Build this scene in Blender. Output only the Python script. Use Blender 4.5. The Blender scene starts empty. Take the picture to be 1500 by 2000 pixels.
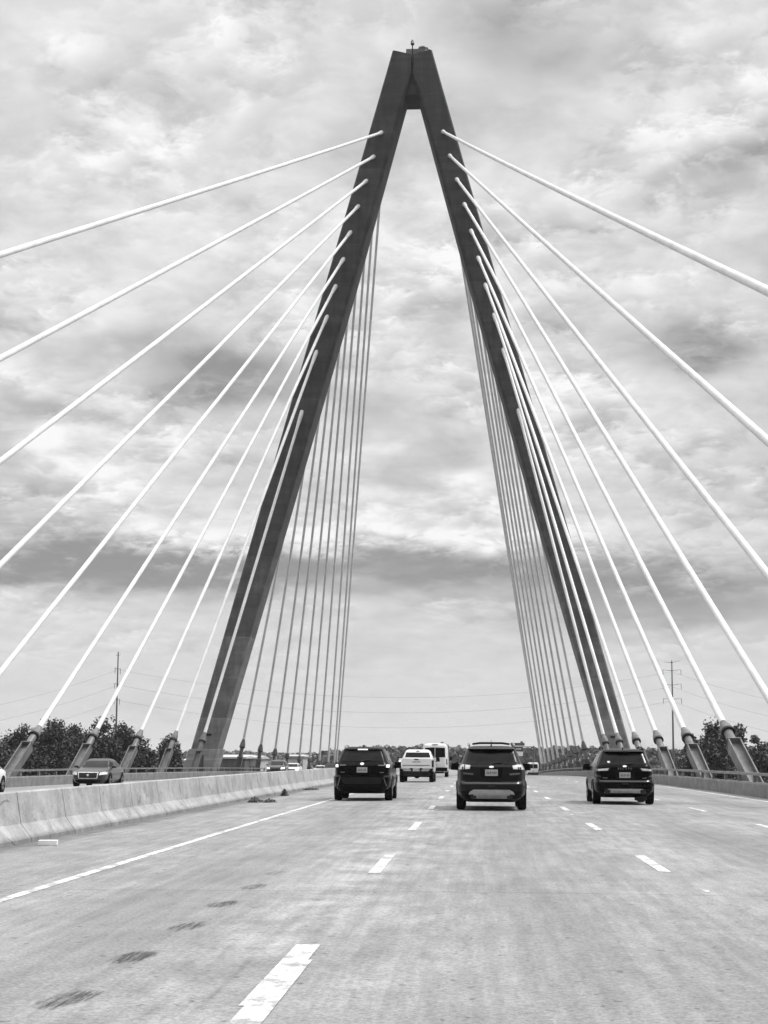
import bpy, bmesh, math, random
from mathutils import Vector, Matrix
random.seed(7)
S = bpy.context.scene
COL = S.collection
PI = math.pi

# ---------------------------------------------------------------- camera (road frame: X right, Y along the road, Z up)
CR = Vector((0.998436, 0.055589, 0.005941)); CU = Vector((0.001904, -0.140025, 0.990146)); CF = Vector((-0.055873, 0.988586, 0.139912))
ROLL, YAW, PITCH, EYE, FPX = -0.006, 0.05645833, 0.14037209, 1.47, 3290.0
f = Vector((-math.sin(YAW)*math.cos(PITCH), math.cos(YAW)*math.cos(PITCH), math.sin(PITCH)))
r = Vector((math.cos(YAW), math.sin(YAW), 0)); u = r.cross(f)
CR = math.cos(ROLL)*r - math.sin(ROLL)*u; CU = math.sin(ROLL)*r + math.cos(ROLL)*u; CF = f
cam_d = bpy.data.cameras.new('camera'); cam = bpy.data.objects.new('camera', cam_d); COL.objects.link(cam)
cam.matrix_world = Matrix(((CR.x, CU.x, -CF.x, 0), (CR.y, CU.y, -CF.y, 0), (CR.z, CU.z, -CF.z, EYE), (0, 0, 0, 1)))
cam_d.sensor_fit = 'VERTICAL'; cam_d.sensor_height = 36; cam_d.lens = FPX/2000*36
cam_d.clip_start = 0.3; cam_d.clip_end = 20000
S.camera = cam

def viewdir(px, py):                      # direction in the world of a place in the photograph (used to survey positions)
    return CF + CR*((px-750)/FPX) - CU*((py-1000)/FPX)
def at_y(px, py, Y):
    d = viewdir(px, py); t = Y/d.y
    return Vector((d.x*t, Y, EYE+d.z*t))

# ---------------------------------------------------------------- mesh helpers
class MB:
    def __init__(s): s.v = []; s.f = []
    def add(s, vs, fs):
        b = len(s.v); s.v += [tuple(p) for p in vs]; s.f += [tuple(i+b for i in q) for q in fs]; return s
    def box(s, c, d, rot=None):
        vs = []
        for x in (-.5, .5):
            for y in (-.5, .5):
                for z in (-.5, .5):
                    p = Vector((x*d[0], y*d[1], z*d[2]))
                    if rot: p = rot @ p
                    vs.append(p + Vector(c))
        return s.add(vs, [(0,1,3,2),(4,6,7,5),(0,4,5,1),(2,3,7,6),(0,2,6,4),(1,5,7,3)])
    def hexa(s, p):                        # eight corners: bottom ring then top ring
        return s.add(p, [(3,2,1,0),(4,5,6,7),(0,1,5,4),(1,2,6,5),(2,3,7,6),(3,0,4,7)])
    def tube(s, pts, rad, n=10, caps=True):
        pts = [Vector(p) for p in pts]; m = len(pts)
        rad = rad if isinstance(rad, (list, tuple)) else [rad]*m
        ring = []
        for i, p in enumerate(pts):
            t = (pts[min(i+1, m-1)] - pts[max(i-1, 0)]).normalized()
            a = t.cross(Vector((0,0,1)) if abs(t.z) < .97 else Vector((0,1,0))).normalized(); b = t.cross(a)
            ring.append([p + (a*math.cos(2*PI*k/n) + b*math.sin(2*PI*k/n))*rad[i] for k in range(n)])
        vs = [q for rr in ring for q in rr]
        fs = [(i*n+k, i*n+(k+1) % n, (i+1)*n+(k+1) % n, (i+1)*n+k) for i in range(m-1) for k in range(n)]
        if caps: fs += [tuple(reversed(range(n))), tuple((m-1)*n+k for k in range(n))]
        return s.add(vs, fs)
    def sweep(s, prof, ys, xf):            # closed profile (x,z) swept along Y; xf(x,z,y)->point
        n = len(prof); m = len(ys)
        vs = [xf(x, z, y) for y in ys for x, z in prof]
        fs = [(i*n+k, i*n+(k+1) % n, (i+1)*n+(k+1) % n, (i+1)*n+k) for i in range(m-1) for k in range(n)]
        fs += [tuple(reversed(range(n))), tuple((m-1)*n+k for k in range(n))]
        return s.add(vs, fs)
    def build(s, name, m, parent=None, loc=None, smooth=None, bevel=0):
        me = bpy.data.meshes.new(name); me.from_pydata(s.v, [], s.f); me.validate()
        bm = bmesh.new(); bm.from_mesh(me); bmesh.ops.recalc_face_normals(bm, faces=bm.faces)
        if bevel: bmesh.ops.bevel(bm, geom=list(bm.edges), offset=bevel, segments=2, affect='EDGES', profile=.6)
        bm.to_mesh(me); bm.free()
        if smooth is not None:
            me.polygons.foreach_set('use_smooth', [True]*len(me.polygons)); me.set_sharp_from_angle(angle=math.radians(smooth))
        me.materials.append(m)
        o = bpy.data.objects.new(name, me); COL.objects.link(o)
        if parent: o.parent = parent
        if loc is not None: o.location = loc
        return o
def tag(o, label=None, cat=None, group=None, kind=None):
    if label: o['label'] = label
    if cat: o['category'] = cat
    if group: o['group'] = group
    if kind: o['kind'] = kind
    return o
def thing(name, loc, label, cat, group=None, rz=0, rx=0):
    o = bpy.data.objects.new(name, None); COL.objects.link(o); o.location = loc; o.rotation_euler = (rx, 0, rz)
    o.empty_display_size = .3
    return tag(o, label, cat, group)

# ---------------------------------------------------------------- material helpers (everything is grey: a black-and-white picture)
class NT:
    def __init__(s, tree): s.t = tree; s.n = tree.nodes; s.l = tree.links
    def node(s, typ, **kw):
        n = s.n.new(typ)
        for k, v in kw.items(): setattr(n, k, v)
        return n
    def put(s, sock, v):
        if v is None: return
        if hasattr(v, 'links') or isinstance(v, bpy.types.NodeSocket): s.l.new(v, sock)
        else: sock.default_value = v
    def m(s, op, a, b=None, c=None, clamp=False):
        n = s.node('ShaderNodeMath', operation=op, use_clamp=clamp)
        for i, v in enumerate((a, b, c)): s.put(n.inputs[i], v)
        return n.outputs[0]
    def vm(s, op, a, b=None, scale=None):
        n = s.node('ShaderNodeVectorMath', operation=op); s.put(n.inputs[0], a); s.put(n.inputs[1], b)
        if scale is not None: s.put(n.inputs['Scale'], scale)
        return n.outputs[1] if op in ('LENGTH', 'DOT_PRODUCT', 'DISTANCE') else n.outputs[0]
    def sep(s, v):
        n = s.node('ShaderNodeSeparateXYZ'); s.l.new(v, n.inputs[0]); return n.outputs
    def comb(s, x, y, z):
        n = s.node('ShaderNodeCombineXYZ')
        for i, v in enumerate((x, y, z)): s.put(n.inputs[i], v)
        return n.outputs[0]
    def noise(s, vec, scale, detail=4, rough=.55, dist=0, color=False, typ='FBM'):
        n = s.node('ShaderNodeTexNoise', noise_dimensions='3D'); s.put(n.inputs['Vector'], vec)
        n.noise_type = typ
        n.inputs['Scale'].default_value = scale; n.inputs['Detail'].default_value = detail
        n.inputs['Roughness'].default_value = rough; n.inputs['Distortion'].default_value = dist
        return n.outputs[1] if color else n.outputs[0]
    def ramp(s, v, a, b, lo=0., hi=1., smooth=True):
        n = s.node('ShaderNodeMapRange', interpolation_type='SMOOTHSTEP' if smooth else 'LINEAR')
        s.put(n.inputs[0], v)
        for i, q in enumerate((a, b, lo, hi)): s.put(n.inputs[i+1], q)
        return n.outputs[0]
    def mapping(s, v, scale): return s.vm('MULTIPLY', v, scale)
def new_mat(name):
    m = bpy.data.materials.new(name); m.use_nodes = True
    t = NT(m.node_tree); b = m.node_tree.nodes['Principled BSDF']
    return m, t, b
def setv(t, b, val):                       # grey value socket or number into the base colour
    if isinstance(val, (int, float)): b.inputs['Base Color'].default_value = (val, val, val, 1)
    else:
        c = t.node('ShaderNodeCombineColor')
        for i in range(3): t.l.new(val, c.inputs[i])
        t.l.new(c.outputs[0], b.inputs['Base Color'])
def mat(name, val, rough=.5, metal=0, coat=0, var=0, scale=4, stretch=(1,1,1), bump=0, emit=0, spec=.5):
    m, t, b = new_mat(name)
    b.inputs['Roughness'].default_value = rough; b.inputs['Metallic'].default_value = metal
    b.inputs['Coat Weight'].default_value = coat; b.inputs['Specular IOR Level'].default_value = spec; b.inputs['Coat Roughness'].default_value = .08
    if var or bump:
        co = t.node('ShaderNodeTexCoord').outputs['Object']
        n = t.noise(t.mapping(co, stretch), scale, 6, .6)
        setv(t, b, t.m('MULTIPLY', val, t.ramp(n, .25, .75, 1-var, 1+var)))
        if bump:
            bn = t.node('ShaderNodeBump'); bn.inputs['Strength'].default_value = bump; bn.inputs['Distance'].default_value = .02
            t.l.new(n, bn.inputs['Height']); t.l.new(bn.outputs[0], b.inputs['Normal'])
    else: setv(t, b, val)
    if emit:
        b.inputs['Emission Color'].default_value = (1, 1, 1, 1); b.inputs['Emission Strength'].default_value = emit
    return m

M = {}
M['paint_black'] = mat('black_paint', .003, .22, 0, .03, var=.3, scale=3, spec=.09)
M['paint_dark'] = mat('dark_paint', .008, .3, 0, .08, var=.25, scale=3, spec=.2)
M['paint_grey'] = mat('charcoal_paint', .022, .3, 0, .5, var=.2, scale=3)
M['paint_mid'] = mat('grey_paint', .12, .3, .2, .5, var=.2, scale=3)
M['paint_white'] = mat('white_paint', .8, .35, 0, .5, var=.05, scale=3)
M['cladding'] = mat('black_plastic_trim', .004, .6, var=.3, scale=8, spec=.12)
M['glass'] = mat('dark_tinted_glass', .007, .16, 0, 0, var=.6, scale=2.5, spec=.13)
M['rubber'] = mat('tyre_rubber', .006, .85, var=.3, scale=12, spec=.2)
M['rim'] = mat('alloy_rim', .3, .35, .8, var=.2, scale=9)
M['silver'] = mat('silver_bumper_guard', .42, .4, .55, var=.2, scale=5)
M['lamp_clear'] = mat('clear_lamp_lens', .75, .2, 0, .5, var=.25, scale=9)
M['lamp_dark'] = mat('dark_lamp_lens', .03, .15, 0, .5, var=.3, scale=9)
M['lamp_lit'] = mat('lit_lamp', .8, .3, emit=1.6)
M['headlamp_lit'] = mat('lit_headlamp', .8, .3, emit=2.4)
M['plate'] = mat('licence_plate_paint', .42, .5, var=.12, scale=30)
M['ink'] = mat('dark_marking', .03, .6, var=.2, scale=20)
M['chrome'] = mat('chrome_trim', .6, .15, 1, var=.1, scale=10)
M['cable'] = mat('white_cable_sheath', .76, .45, 0, 0, var=.1, scale=.8, spec=.3)
M['cap'] = mat('grey_cap', .17, .6, var=.3, scale=2.5)
M['ring'] = mat('black_rubber_ring', .012, .7, var=.3, scale=6)
M['steel'] = mat('galvanised_steel', .17, .5, .25, var=.3, scale=2, stretch=(1,1,.4))
M['rail'] = mat('rail_steel', .2, .5, .3, var=.25, scale=.8)
M['pole'] = mat('weathered_pole_steel', .13, .6, .2, var=.25, scale=1)
M['wire'] = mat('aluminium_wire', .12, .5, .4, var=.2, scale=1)
M['bark'] = mat('bark', .06, .9, var=.4, scale=3, stretch=(1,1,.25))

def leaf_mat(name, v):
    m, t, b = new_mat(name); b.inputs['Roughness'].default_value = .6
    co = t.node('ShaderNodeTexCoord').outputs['Object']
    n = t.noise(co, .45, 3, .6); n2 = t.noise(co, 3.0, 2, .6)
    setv(t, b, t.m('MULTIPLY', t.ramp(n, .3, .7, v*.45, v*1.5), t.ramp(n2, .3, .7, .75, 1.25)))
    return m
M['leaf'] = leaf_mat('dark_foliage', .045)
M['leaf_mid'] = leaf_mat('mid_foliage', .08)
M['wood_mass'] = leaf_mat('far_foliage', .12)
M['weed'] = leaf_mat('dead_weed', .09)

def concrete_barrier_mat(name, val, joints):
    m, t, b = new_mat(name); b.inputs['Roughness'].default_value = .85
    co = t.node('ShaderNodeTexCoord').outputs['Object']; x, y, z = t.sep(co)
    n = t.noise(t.mapping(co, (1, .5, 1)), 1.6, 6, .65); n2 = t.noise(t.mapping(co, (1, .9, .6)), 3.2, 5, .6); n3 = t.noise(co, 22, 4, .6)
    v = t.m('MULTIPLY', t.ramp(n, .3, .72, .72, 1.12), t.ramp(n2, .3, .62, .82, 1.04))
    v = t.m('MULTIPLY', v, t.ramp(n3, .3, .7, .88, 1.1))
    blot = t.noise(t.mapping(co, (1, .7, 1.3)), 2.6, 3, .5, .6)
    v = t.m('MULTIPLY', v, t.ramp(blot, .60, .74, 1, .66))
    if joints:
        wob = t.m('MULTIPLY', t.m('SUBTRACT', t.noise(co, 3.5, 2), .5), .16)
        ph = t.m('FRACT', t.m('DIVIDE', t.m('ADD', t.m('ADD', y, wob), 1.05), 3.05))
        d = t.m('ABSOLUTE', t.m('SUBTRACT', ph, .5))
        v = t.m('MULTIPLY', v, t.ramp(d, .004, .013, .42, 1))
        # a tyre scuff: an arc smeared on the upper face
        dy = t.m('SUBTRACT', y, 27.2); dz = t.m('SUBTRACT', z, 0.26)
        rr = t.m('SQRT', t.m('ADD', t.m('MULTIPLY', t.m('MULTIPLY', dy, dy), .30), t.m('MULTIPLY', dz, dz)))
        arc = t.m('MULTIPLY', t.ramp(t.m('ABSOLUTE', t.m('SUBTRACT', rr, .36)), .004, .03, 1, 0), t.m('MULTIPLY', t.ramp(dy, -.6, -.5), t.ramp(dy, .1, .3, 1, 0)))
        v = t.m('MULTIPLY', v, t.m('SUBTRACT', 1, t.m('MULTIPLY', arc, t.ramp(n3, .3, .6, .2, .6))))
        # grime along the foot
        v = t.m('MULTIPLY', v, t.ramp(t.m('ADD', z, t.m('MULTIPLY', t.m('MULTIPLY', y, y), 3.3e-5)), .02, .1, .62, 1))
    setv(t, b, t.m('MULTIPLY', v, val))
    bn = t.node('ShaderNodeBump'); bn.inputs['Strength'].default_value = .25; bn.inputs['Distance'].default_value = .02
    t.l.new(n3, bn.inputs['Height']); t.l.new(bn.outputs[0], b.inputs['Normal'])
    return m
M['median'] = concrete_barrier_mat('median_concrete', .44, True)
M['parapet'] = concrete_barrier_mat('parapet_concrete', .24, False)

def pylon_mat(name, val):
    m, t, b = new_mat(name); b.inputs['Roughness'].default_value = .85
    co = t.node('ShaderNodeTexCoord').outputs['Object']; x, y, z = t.sep(co)
    n = t.noise(t.mapping(co, (1, 1, .7)), .55, 7, .62); n2 = t.noise(t.mapping(co, (.25, .25, 1.8)), .7, 4, .6); n3 = t.noise(t.mapping(co, (1.5, 1.5, .12)), 1.2, 4, .6)
    ph = t.m('ABSOLUTE', t.m('SUBTRACT', t.m('FRACT', t.m('DIVIDE', z, 4.1)), .5))
    v = t.m('MULTIPLY', t.ramp(n, .3, .72, .82, 1.22), t.ramp(n2, .35, .7, .88, 1.18))
    v = t.m('MULTIPLY', v, t.ramp(n3, .3, .7, .85, 1.12))
    v = t.m('MULTIPLY', v, t.ramp(ph, .006, .014, 1.3, 1))
    # every pour of the shaft has its own tone; light bounced off the road is painted in, patchily paling the lower ones
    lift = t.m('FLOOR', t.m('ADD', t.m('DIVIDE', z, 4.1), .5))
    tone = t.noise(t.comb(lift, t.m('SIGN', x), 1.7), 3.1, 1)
    bounce_fade = t.m('ADD', t.m('MULTIPLY', t.m('SUBTRACT', n, .5), 1.1), t.m('ADD', t.m('MULTIPLY', t.m('SUBTRACT', tone, .5), .5), t.m('MULTIPLY', lift, .075)))
    v = t.m('MULTIPLY', v, t.m('MULTIPLY', t.ramp(tone, .3, .7, .9, 1.1), t.ramp(bounce_fade, -.25, .84, 6.6, 1)))
    setv(t, b, t.m('MULTIPLY', v, val))
    return m
M['pylon'] = pylon_mat('bounce_graded_concrete', .07)
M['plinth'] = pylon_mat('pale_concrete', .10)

def road_mat(name, ours):
    m, t, b = new_mat(name); b.inputs['Roughness'].default_value = .9
    b.inputs['Specular IOR Level'].default_value = .25
    co = t.node('ShaderNodeTexCoord').outputs['Object']; x, y, z = t.sep(co)
    big = t.noise(t.mapping(co, (1, .22, 1)), .55, 6, .6, .3)
    cross = t.noise(t.mapping(co, (.8, .55, 1)), 1.1, 7, .68, .3)
    mid = t.noise(t.mapping(co, (1, .3, 1)), 3.4, 6, .68)
    fine = t.noise(co, 34, 4, .75)
    v = t.m('MULTIPLY', t.ramp(big, .3, .7, .88, 1.08), t.ramp(cross, .32, .7, .90, 1.09))
    v = t.m('MULTIPLY', v, t.ramp(mid, .32, .7, .89, 1.1))
    v = t.m('MULTIPLY', v, t.ramp(fine, .32, .68, .72, 1.26))
    strk = t.noise(t.mapping(co, (3.2, .12, 1)), 2.2, 5, .65)
    v = t.m('MULTIPLY', v, t.ramp(strk, .32, .68, .87, 1.1))
    # small oil spots and pits
    sp = t.noise(t.mapping(co, (1, .8, 1)), 9, 2, .55)
    v = t.m('MULTIPLY', v, t.ramp(sp, .665, .72, 1, .6))
    if ours:
        # oil drip darkening along lane middles, polished wheel paths between
        for lane in (-3.05, .53, 4.2, 7.85):
            dx = t.m('SUBTRACT', x, t.m('ADD', lane, t.m('MULTIPLY', t.m('SUBTRACT', big, .5), .6)))
            g = t.m('EXPONENT', t.m('MULTIPLY', t.m('MULTIPLY', dx, dx), -3.2))
            v = t.m('MULTIPLY', v, t.m('SUBTRACT', 1, t.m('MULTIPLY', g, t.ramp(mid, .25, .75, .03, .24))))
        # longitudinal saw cut beside the dashed line, with pale wear around it
        sx = t.m('ADD', t.m('ADD', x, 1.62), t.m('MULTIPLY', t.m('SUBTRACT', t.noise(co, 1.1, 3), .5), .09))
        v = t.m('MULTIPLY', v, t.ramp(t.m('ABSOLUTE', sx), .004, .03, t.ramp(cross, .4, .6, .84, .97), 1))
        wear = t.m('EXPONENT', t.m('MULTIPLY', t.m('MULTIPLY', t.m('ADD', x, 1.5), t.m('ADD', x, 1.5)), -2.2))
        v = t.m('MULTIPLY', v, t.m('ADD', 1, t.m('MULTIPLY', wear, t.ramp(cross, .42, .62, 0, .22))))
        # a row of oval tyre scuffs in the left lane, one every 2.1 m
        k = t.m('DIVIDE', t.m('SUBTRACT', y, 9.2), 2.135)
        fy = t.m('MULTIPLY', t.m('SUBTRACT', t.m('FRACT', k), .5), 2.135)
        cell = t.noise(t.comb(t.m('FLOOR', k), 3.3, 0), 1.7, 1)
        ox = t.m('SUBTRACT', t.m('ADD', x, t.m('ADD', 2.42, t.m('MULTIPLY', cell, .12))), t.m('MULTIPLY', fy, .10))
        rr = t.m('SQRT', t.m('ADD', t.m('MULTIPLY', t.m('MULTIPLY', ox, ox), 42), t.m('MULTIPLY', t.m('MULTIPLY', fy, fy), t.m('ADD', 3.6, t.m('MULTIPLY', cell, 3)))))
        stre = t.noise(t.mapping(co, (26, 1.5, 1)), 1, 5, .75)
        rr = t.m('ADD', rr, t.m('ADD', t.m('MULTIPLY', t.m('SUBTRACT', stre, .5), 1.0), t.m('MULTIPLY', t.m('SUBTRACT', mid, .5), .4)))
        oval = t.m('MULTIPLY', t.ramp(rr, .55, 1.05, 1, 0), t.m('MULTIPLY', t.ramp(y, 9.1, 9.3), t.ramp(y, 16, 25, 1, .0)))
        v = t.m('MULTIPLY', v, t.m('SUBTRACT', 1, t.m('MULTIPLY', oval, t.ramp(stre, .44, .56, .74, .30))))
        # dirt against the foot of the median
        dirt = t.ramp(t.m('ADD', x, t.m('MULTIPLY', mid, .35)), -7.0, -6.55, .62, 1)
        v = t.m('MULTIPLY', v, dirt)
        # cast joints across the slab
        jy = t.m('ABSOLUTE', t.m('SUBTRACT', t.m('FRACT', t.m('DIVIDE', t.m('ADD', y, 4.5), 15.2)), .5))
        v = t.m('MULTIPLY', v, t.ramp(jy, .0012, .004, .8, 1))
    setv(t, b, t.m('MULTIPLY', v, .295))
    bn = t.node('ShaderNodeBump'); bn.inputs['Strength'].default_value = .3; bn.inputs['Distance'].default_value = .01
    t.l.new(fine, bn.inputs['Height']); t.l.new(bn.outputs[0], b.inputs['Normal'])
    return m
M['road'] = road_mat('worn_road_concrete', True)
M['road_far'] = road_mat('oncoming_road_concrete', False)
def marking_mat():
    m, t, b = new_mat('worn_white_marking'); b.inputs['Roughness'].default_value = .8
    co = t.node('ShaderNodeTexCoord').outputs['Object']
    n = t.noise(t.mapping(co, (1, .6, 1)), 4, 6, .65); n2 = t.noise(co, 40, 3, .6)
    v = t.m('MULTIPLY', t.ramp(n, .45, .62, 1, .5), t.m('MULTIPLY', t.ramp(t.noise(t.mapping(co, (1.2, 6, 1)), 3.5, 5, .7), .58, .68, 1, .76), t.ramp(n2, .36, .56, .66, 1.04)))
    setv(t, b, t.m('MULTIPLY', v, .74))
    return m
M['marking'] = marking_mat()
M['deck'] = mat('deck_concrete', .25, .9, var=.3, scale=.5)
M['ground'] = mat('dry_grass_ground', .05, .95, var=.45, scale=.06)
M['wall_dark'] = mat('corrugated_wall', .09, .7, var=.3, scale=.5, stretch=(3,3,.2))
M['wall_pale'] = mat('pale_cladding', .5, .7, var=.2, scale=.4)
M['roof_pale'] = mat('pale_metal_roof', .6, .5, var=.15, scale=.3)
M['sign_dark'] = mat('dark_sign_face', .05, .5, var=.2, scale=2)
M['sign_white'] = mat('white_sign_face', .8, .5, var=.08, scale=2)
M['styrofoam'] = mat('white_plastic', .85, .5, var=.06, scale=8)

# ---------------------------------------------------------------- the road and deck
K = 3.3e-5
def roadz(y):
    if y <= 0: return 0.
    if y < 330: return -K*y*y
    return max(-K*330*330 - 2*K*330*(y-330), -7.0)
def slope(y): return -2*K*min(max(y, 0), 330) if y < 480 else 0
def cross(x):                                # cross fall: outwards on the far carriageway
    return -.016*max(0, -8.2-x)-.05 if x < -8.2 else -.006*abs(x)
def ground_at(x, y): return roadz(y) + cross(x)
YS = [-30, -15] + [5*i for i in range(0, 101)] + [520 + 40*i for i in range(0, 12)]
def strip(mb, x0, x1, ys, dz, nx=1):
    xs = [x0 + (x1-x0)*i/nx for i in range(nx+1)]
    vs = [(x, y, ground_at(x, y)+dz) for y in ys for x in xs]; n = nx+1
    return mb.add(vs, [(i*n+k, i*n+k+1, (i+1)*n+k+1, (i+1)*n+k) for i in range(len(ys)-1) for k in range(nx)])
road = strip(MB(), -7.5, 10.45, YS, 0, 6).build('road', M['road']); tag(road, kind='structure')
road2 = strip(MB(), -24.2, -7.85, YS, 0, 6).build('road', M['road_far']); tag(road2, kind='structure')
deck = MB()
ydeck = [y for y in YS if y <= 315]
deck.sweep([(-26.6, -.35), (12.4, -.35), (12.4, -1.0), (9.5, -2.2), (-23.5, -2.2), (-26.6, -1.0)], ydeck, lambda x, z, y: (x, y, roadz(y)+z))
deck.sweep([(10.66, -.345), (12.4, -.345), (12.4, -.12), (10.66, -.12)], ydeck, lambda x, z, y: (x, y, roadz(y)+z))
deck.sweep([(-26.6, -.345), (-24.36, -.345), (-24.36, -.30), (-26.6, -.30)], ydeck, lambda x, z, y: (x, y, roadz(y)+z))
tag(deck.build('bridge_deck', M['deck']), kind='structure')

def line_obj(parent, name, x, w, y0, y1):
    ys = [y0] + [5*i for i in range(int(y0//5)+1, int(math.ceil(y1/5)))] + [y1]
    return strip(MB(), x-w/2, x+w/2, ys, .004).build(name, M['marking'], parent)
line_obj(road, 'edge_line', -4.76, .135, -5, 480)
line_obj(road, 'edge_line', 9.62, .15, -5, 480)
def dash(parent, x, y0, y1, w=.16, jog=0):
    mb = MB()
    strip(mb, x-w/2, x+w/2, [y0, (y0+y1)/2, y1], .004)
    if jog:                                  # the near one has been laid twice, slightly out of line
        strip(mb, x-w/2-.035+jog*.0, x-w/2-.0005, [y0+.75, y1], .004)
        strip(mb, x+w/2+.0005, x+w/2+.03, [y0-.1, y1-.95], .004)
    return mb.build('lane_dash', M['marking'], parent)
for i in range(26):
    y1 = 13.2 + 11.7*i
    dash(road, -1.28 if i else -1.29, y1-(3.9 if i < 3 else 3.4), y1, .15, 1 if i == 0 else 0)
    dash(road, 2.34, y1+.4-3.5, y1+.4, .15)
    if i > 0: dash(road, 6.05, y1+1.2-3.4, y1+1.2, .14)
for i, (x, y) in enumerate(((2.46, 18.9), (2.28, 42.2), (-1.18, 44.0))):      # remnants of an older line
    mb = MB(); n = 9
    pts = [(x + .05*math.cos(2*PI*k/n)*random.uniform(.6, 1.2), y + .22*math.sin(2*PI*k/n)*random.uniform(.7, 1.1)) for k in range(n)]
    mb.add([(px, py, ground_at(px, py)+.004) for px, py in pts], [tuple(range(n))]); mb.build('paint_remnant', M['marking'], road)
line_obj(road2, 'edge_line', -8.9, .13, -5, 480); line_obj(road2, 'edge_line', -23.3, .13, -5, 480)
for i in range(22):
    for x in (-12.6, -16.2, -19.8): dash(road2, x, 5+14*i, 8.4+14*i, .14)

# ---------------------------------------------------------------- barriers
yb = [y for y in YS if y <= 460]
med = MB()
med.sweep([(-7.98, -.02), (-7.30, -.02), (-7.31, .07), (-7.49, .30), (-7.575, .80), (-7.60, .82), (-7.70, .82), (-7.725, .80), (-7.79, .30), (-7.97, .07)], yb,
          lambda x, z, y: (x-.07, y, roadz(y)+z-.045))
tag(med.build('median_barrier', M['median']), 'long pale concrete median barrier with stained joints between the two carriageways', 'barrier')
def parapet(xi, side, label):
    root = thing('bridge_parapet', (xi, 0, 0), label, 'parapet', 'bridge edge parapets')
    ys = [y for y in YS if y <= 315]
    w = MB(); w.sweep([(0, -.03), (0, .48), (.04*side, .54), (.32*side, .54), (.34*side, -.03)], ys, lambda x, z, y: (x, y, ground_at(xi, y)+z)); w.build('parapet_wall', M['parapet'], root)
    t = MB(); t.sweep([(.06*side, .80), (.06*side, .90), (.26*side, .90), (.26*side, .80)], ys, lambda x, z, y: (x, y, ground_at(xi, y)+z)); t.build('handrail', M['rail'], root)
    for i in range(85):
        y = -10 + 3.81*i; z = ground_at(xi, y)
        MB().box((.16*side, y, z+.669), (.12, .16, .256)).build('rail_post', M['rail'], root)
    return root
parapet(10.42, 1, 'low concrete parapet with steel handrail beside the right SUV, under the near cables')
parapet(-24.1, -1, 'low concrete parapet with steel handrail beyond the oncoming cars')

# ---------------------------------------------------------------- the pylon
PCX, D0, D1 = -6.9, 170.0, 174.7
def outer(z): return 22.45 - .2715*z
def inner(z):
    if z <= 50: return 19.85 - .2775*z
    return 5.975 - .2605*(z-50) if z < 70.35 else max(.08, .674-.29*(z-70.35))
pyl = thing('bridge_pylon', (PCX, 172.3, -18), 'tall dark A-shaped concrete bridge pylon straddling the road', 'pylon')
oz = 18.0
def P(x, y, z): return (x, y-172.3, z+oz)
for sgn in (-1, 1):
    mb = MB()
    zs = [-18, 0, 20, 40, 50, 60, 70.35, 72.45]
    ch, cho = .30, .15                       # chamfered edges; plan ring per level
    rings = []
    for z in zs:
        o, i = outer(z), max(inner(z), .035)
        c = ch if i > .5 else max(.02, ch*i/.5)
        rings.append([(sgn*(i+c), D0), (sgn*(o-cho), D0), (sgn*o, D0+cho), (sgn*o, D1-cho), (sgn*(o-cho), D1), (sgn*(i+c), D1), (sgn*i, D1-c), (sgn*i, D0+c)])
    # the joined head: the two shafts run up side by side with a groove between them
    o = outer(75.0)
    rings.append([(sgn*.16, D0), (sgn*(o-cho), D0), (sgn*o, D0+cho), (sgn*o, D1-cho), (sgn*(o-cho), D1), (sgn*.16, D1), (sgn*.08, D1-.08), (sgn*.08, D0+.08)])
    tz = lambda x: 74.55 + .5*min(1, abs(x)/2.0)
    n = 8; vs = []; 
    for j, rg in enumerate(rings):
        for (x, y) in rg: vs.append(P(x, y, zs[j] if j < len(zs) else tz(x)))
    m = len(rings)
    fs = [(j*n+k, j*n+(k+1) % n, (j+1)*n+(k+1) % n, (j+1)*n+k) for j in range(m-1) for k in range(n)]
    fs += [tuple(range(n)), tuple((m-1)*n+k for k in range(n))]
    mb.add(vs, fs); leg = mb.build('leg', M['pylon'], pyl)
    # pale plinth round the foot of the leg, with a recess door and a slot
    pz0, pz1 = -1.6, 1.45
    q = .16
    pm = MB(); pm.hexa([P(sgn*(inner(pz0)-q), D0-q, pz0), P(sgn*(outer(pz0)+q), D0-q, pz0), P(sgn*(outer(pz0)+q), D1+q, pz0), P(sgn*(inner(pz0)-q), D1+q, pz0),
                        P(sgn*(inner(pz1)-q), D0-q, pz1), P(sgn*(outer(pz1)+q), D0-q, pz1), P(sgn*(outer(pz1)+q), D1+q, pz1), P(sgn*(inner(pz1)-q), D1+q, pz1)])
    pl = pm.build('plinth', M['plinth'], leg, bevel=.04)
    dm = MB(); zc = -.1; xc = (inner(zc)+outer(zc))/2
    dm.box(P(sgn*xc, D0-q-.03, zc), (.95, .05, 2.0)); dm.build('access_door', M['wall_dark'], leg, bevel=.01)
    sm = MB(); zc = 2.9; xc = (inner(zc)+outer(zc))/2
    sm.box(P(sgn*xc, D0-.02, zc), (.75, .05, .22)); sm.build('vent_slot', M['ring'], leg)
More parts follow.
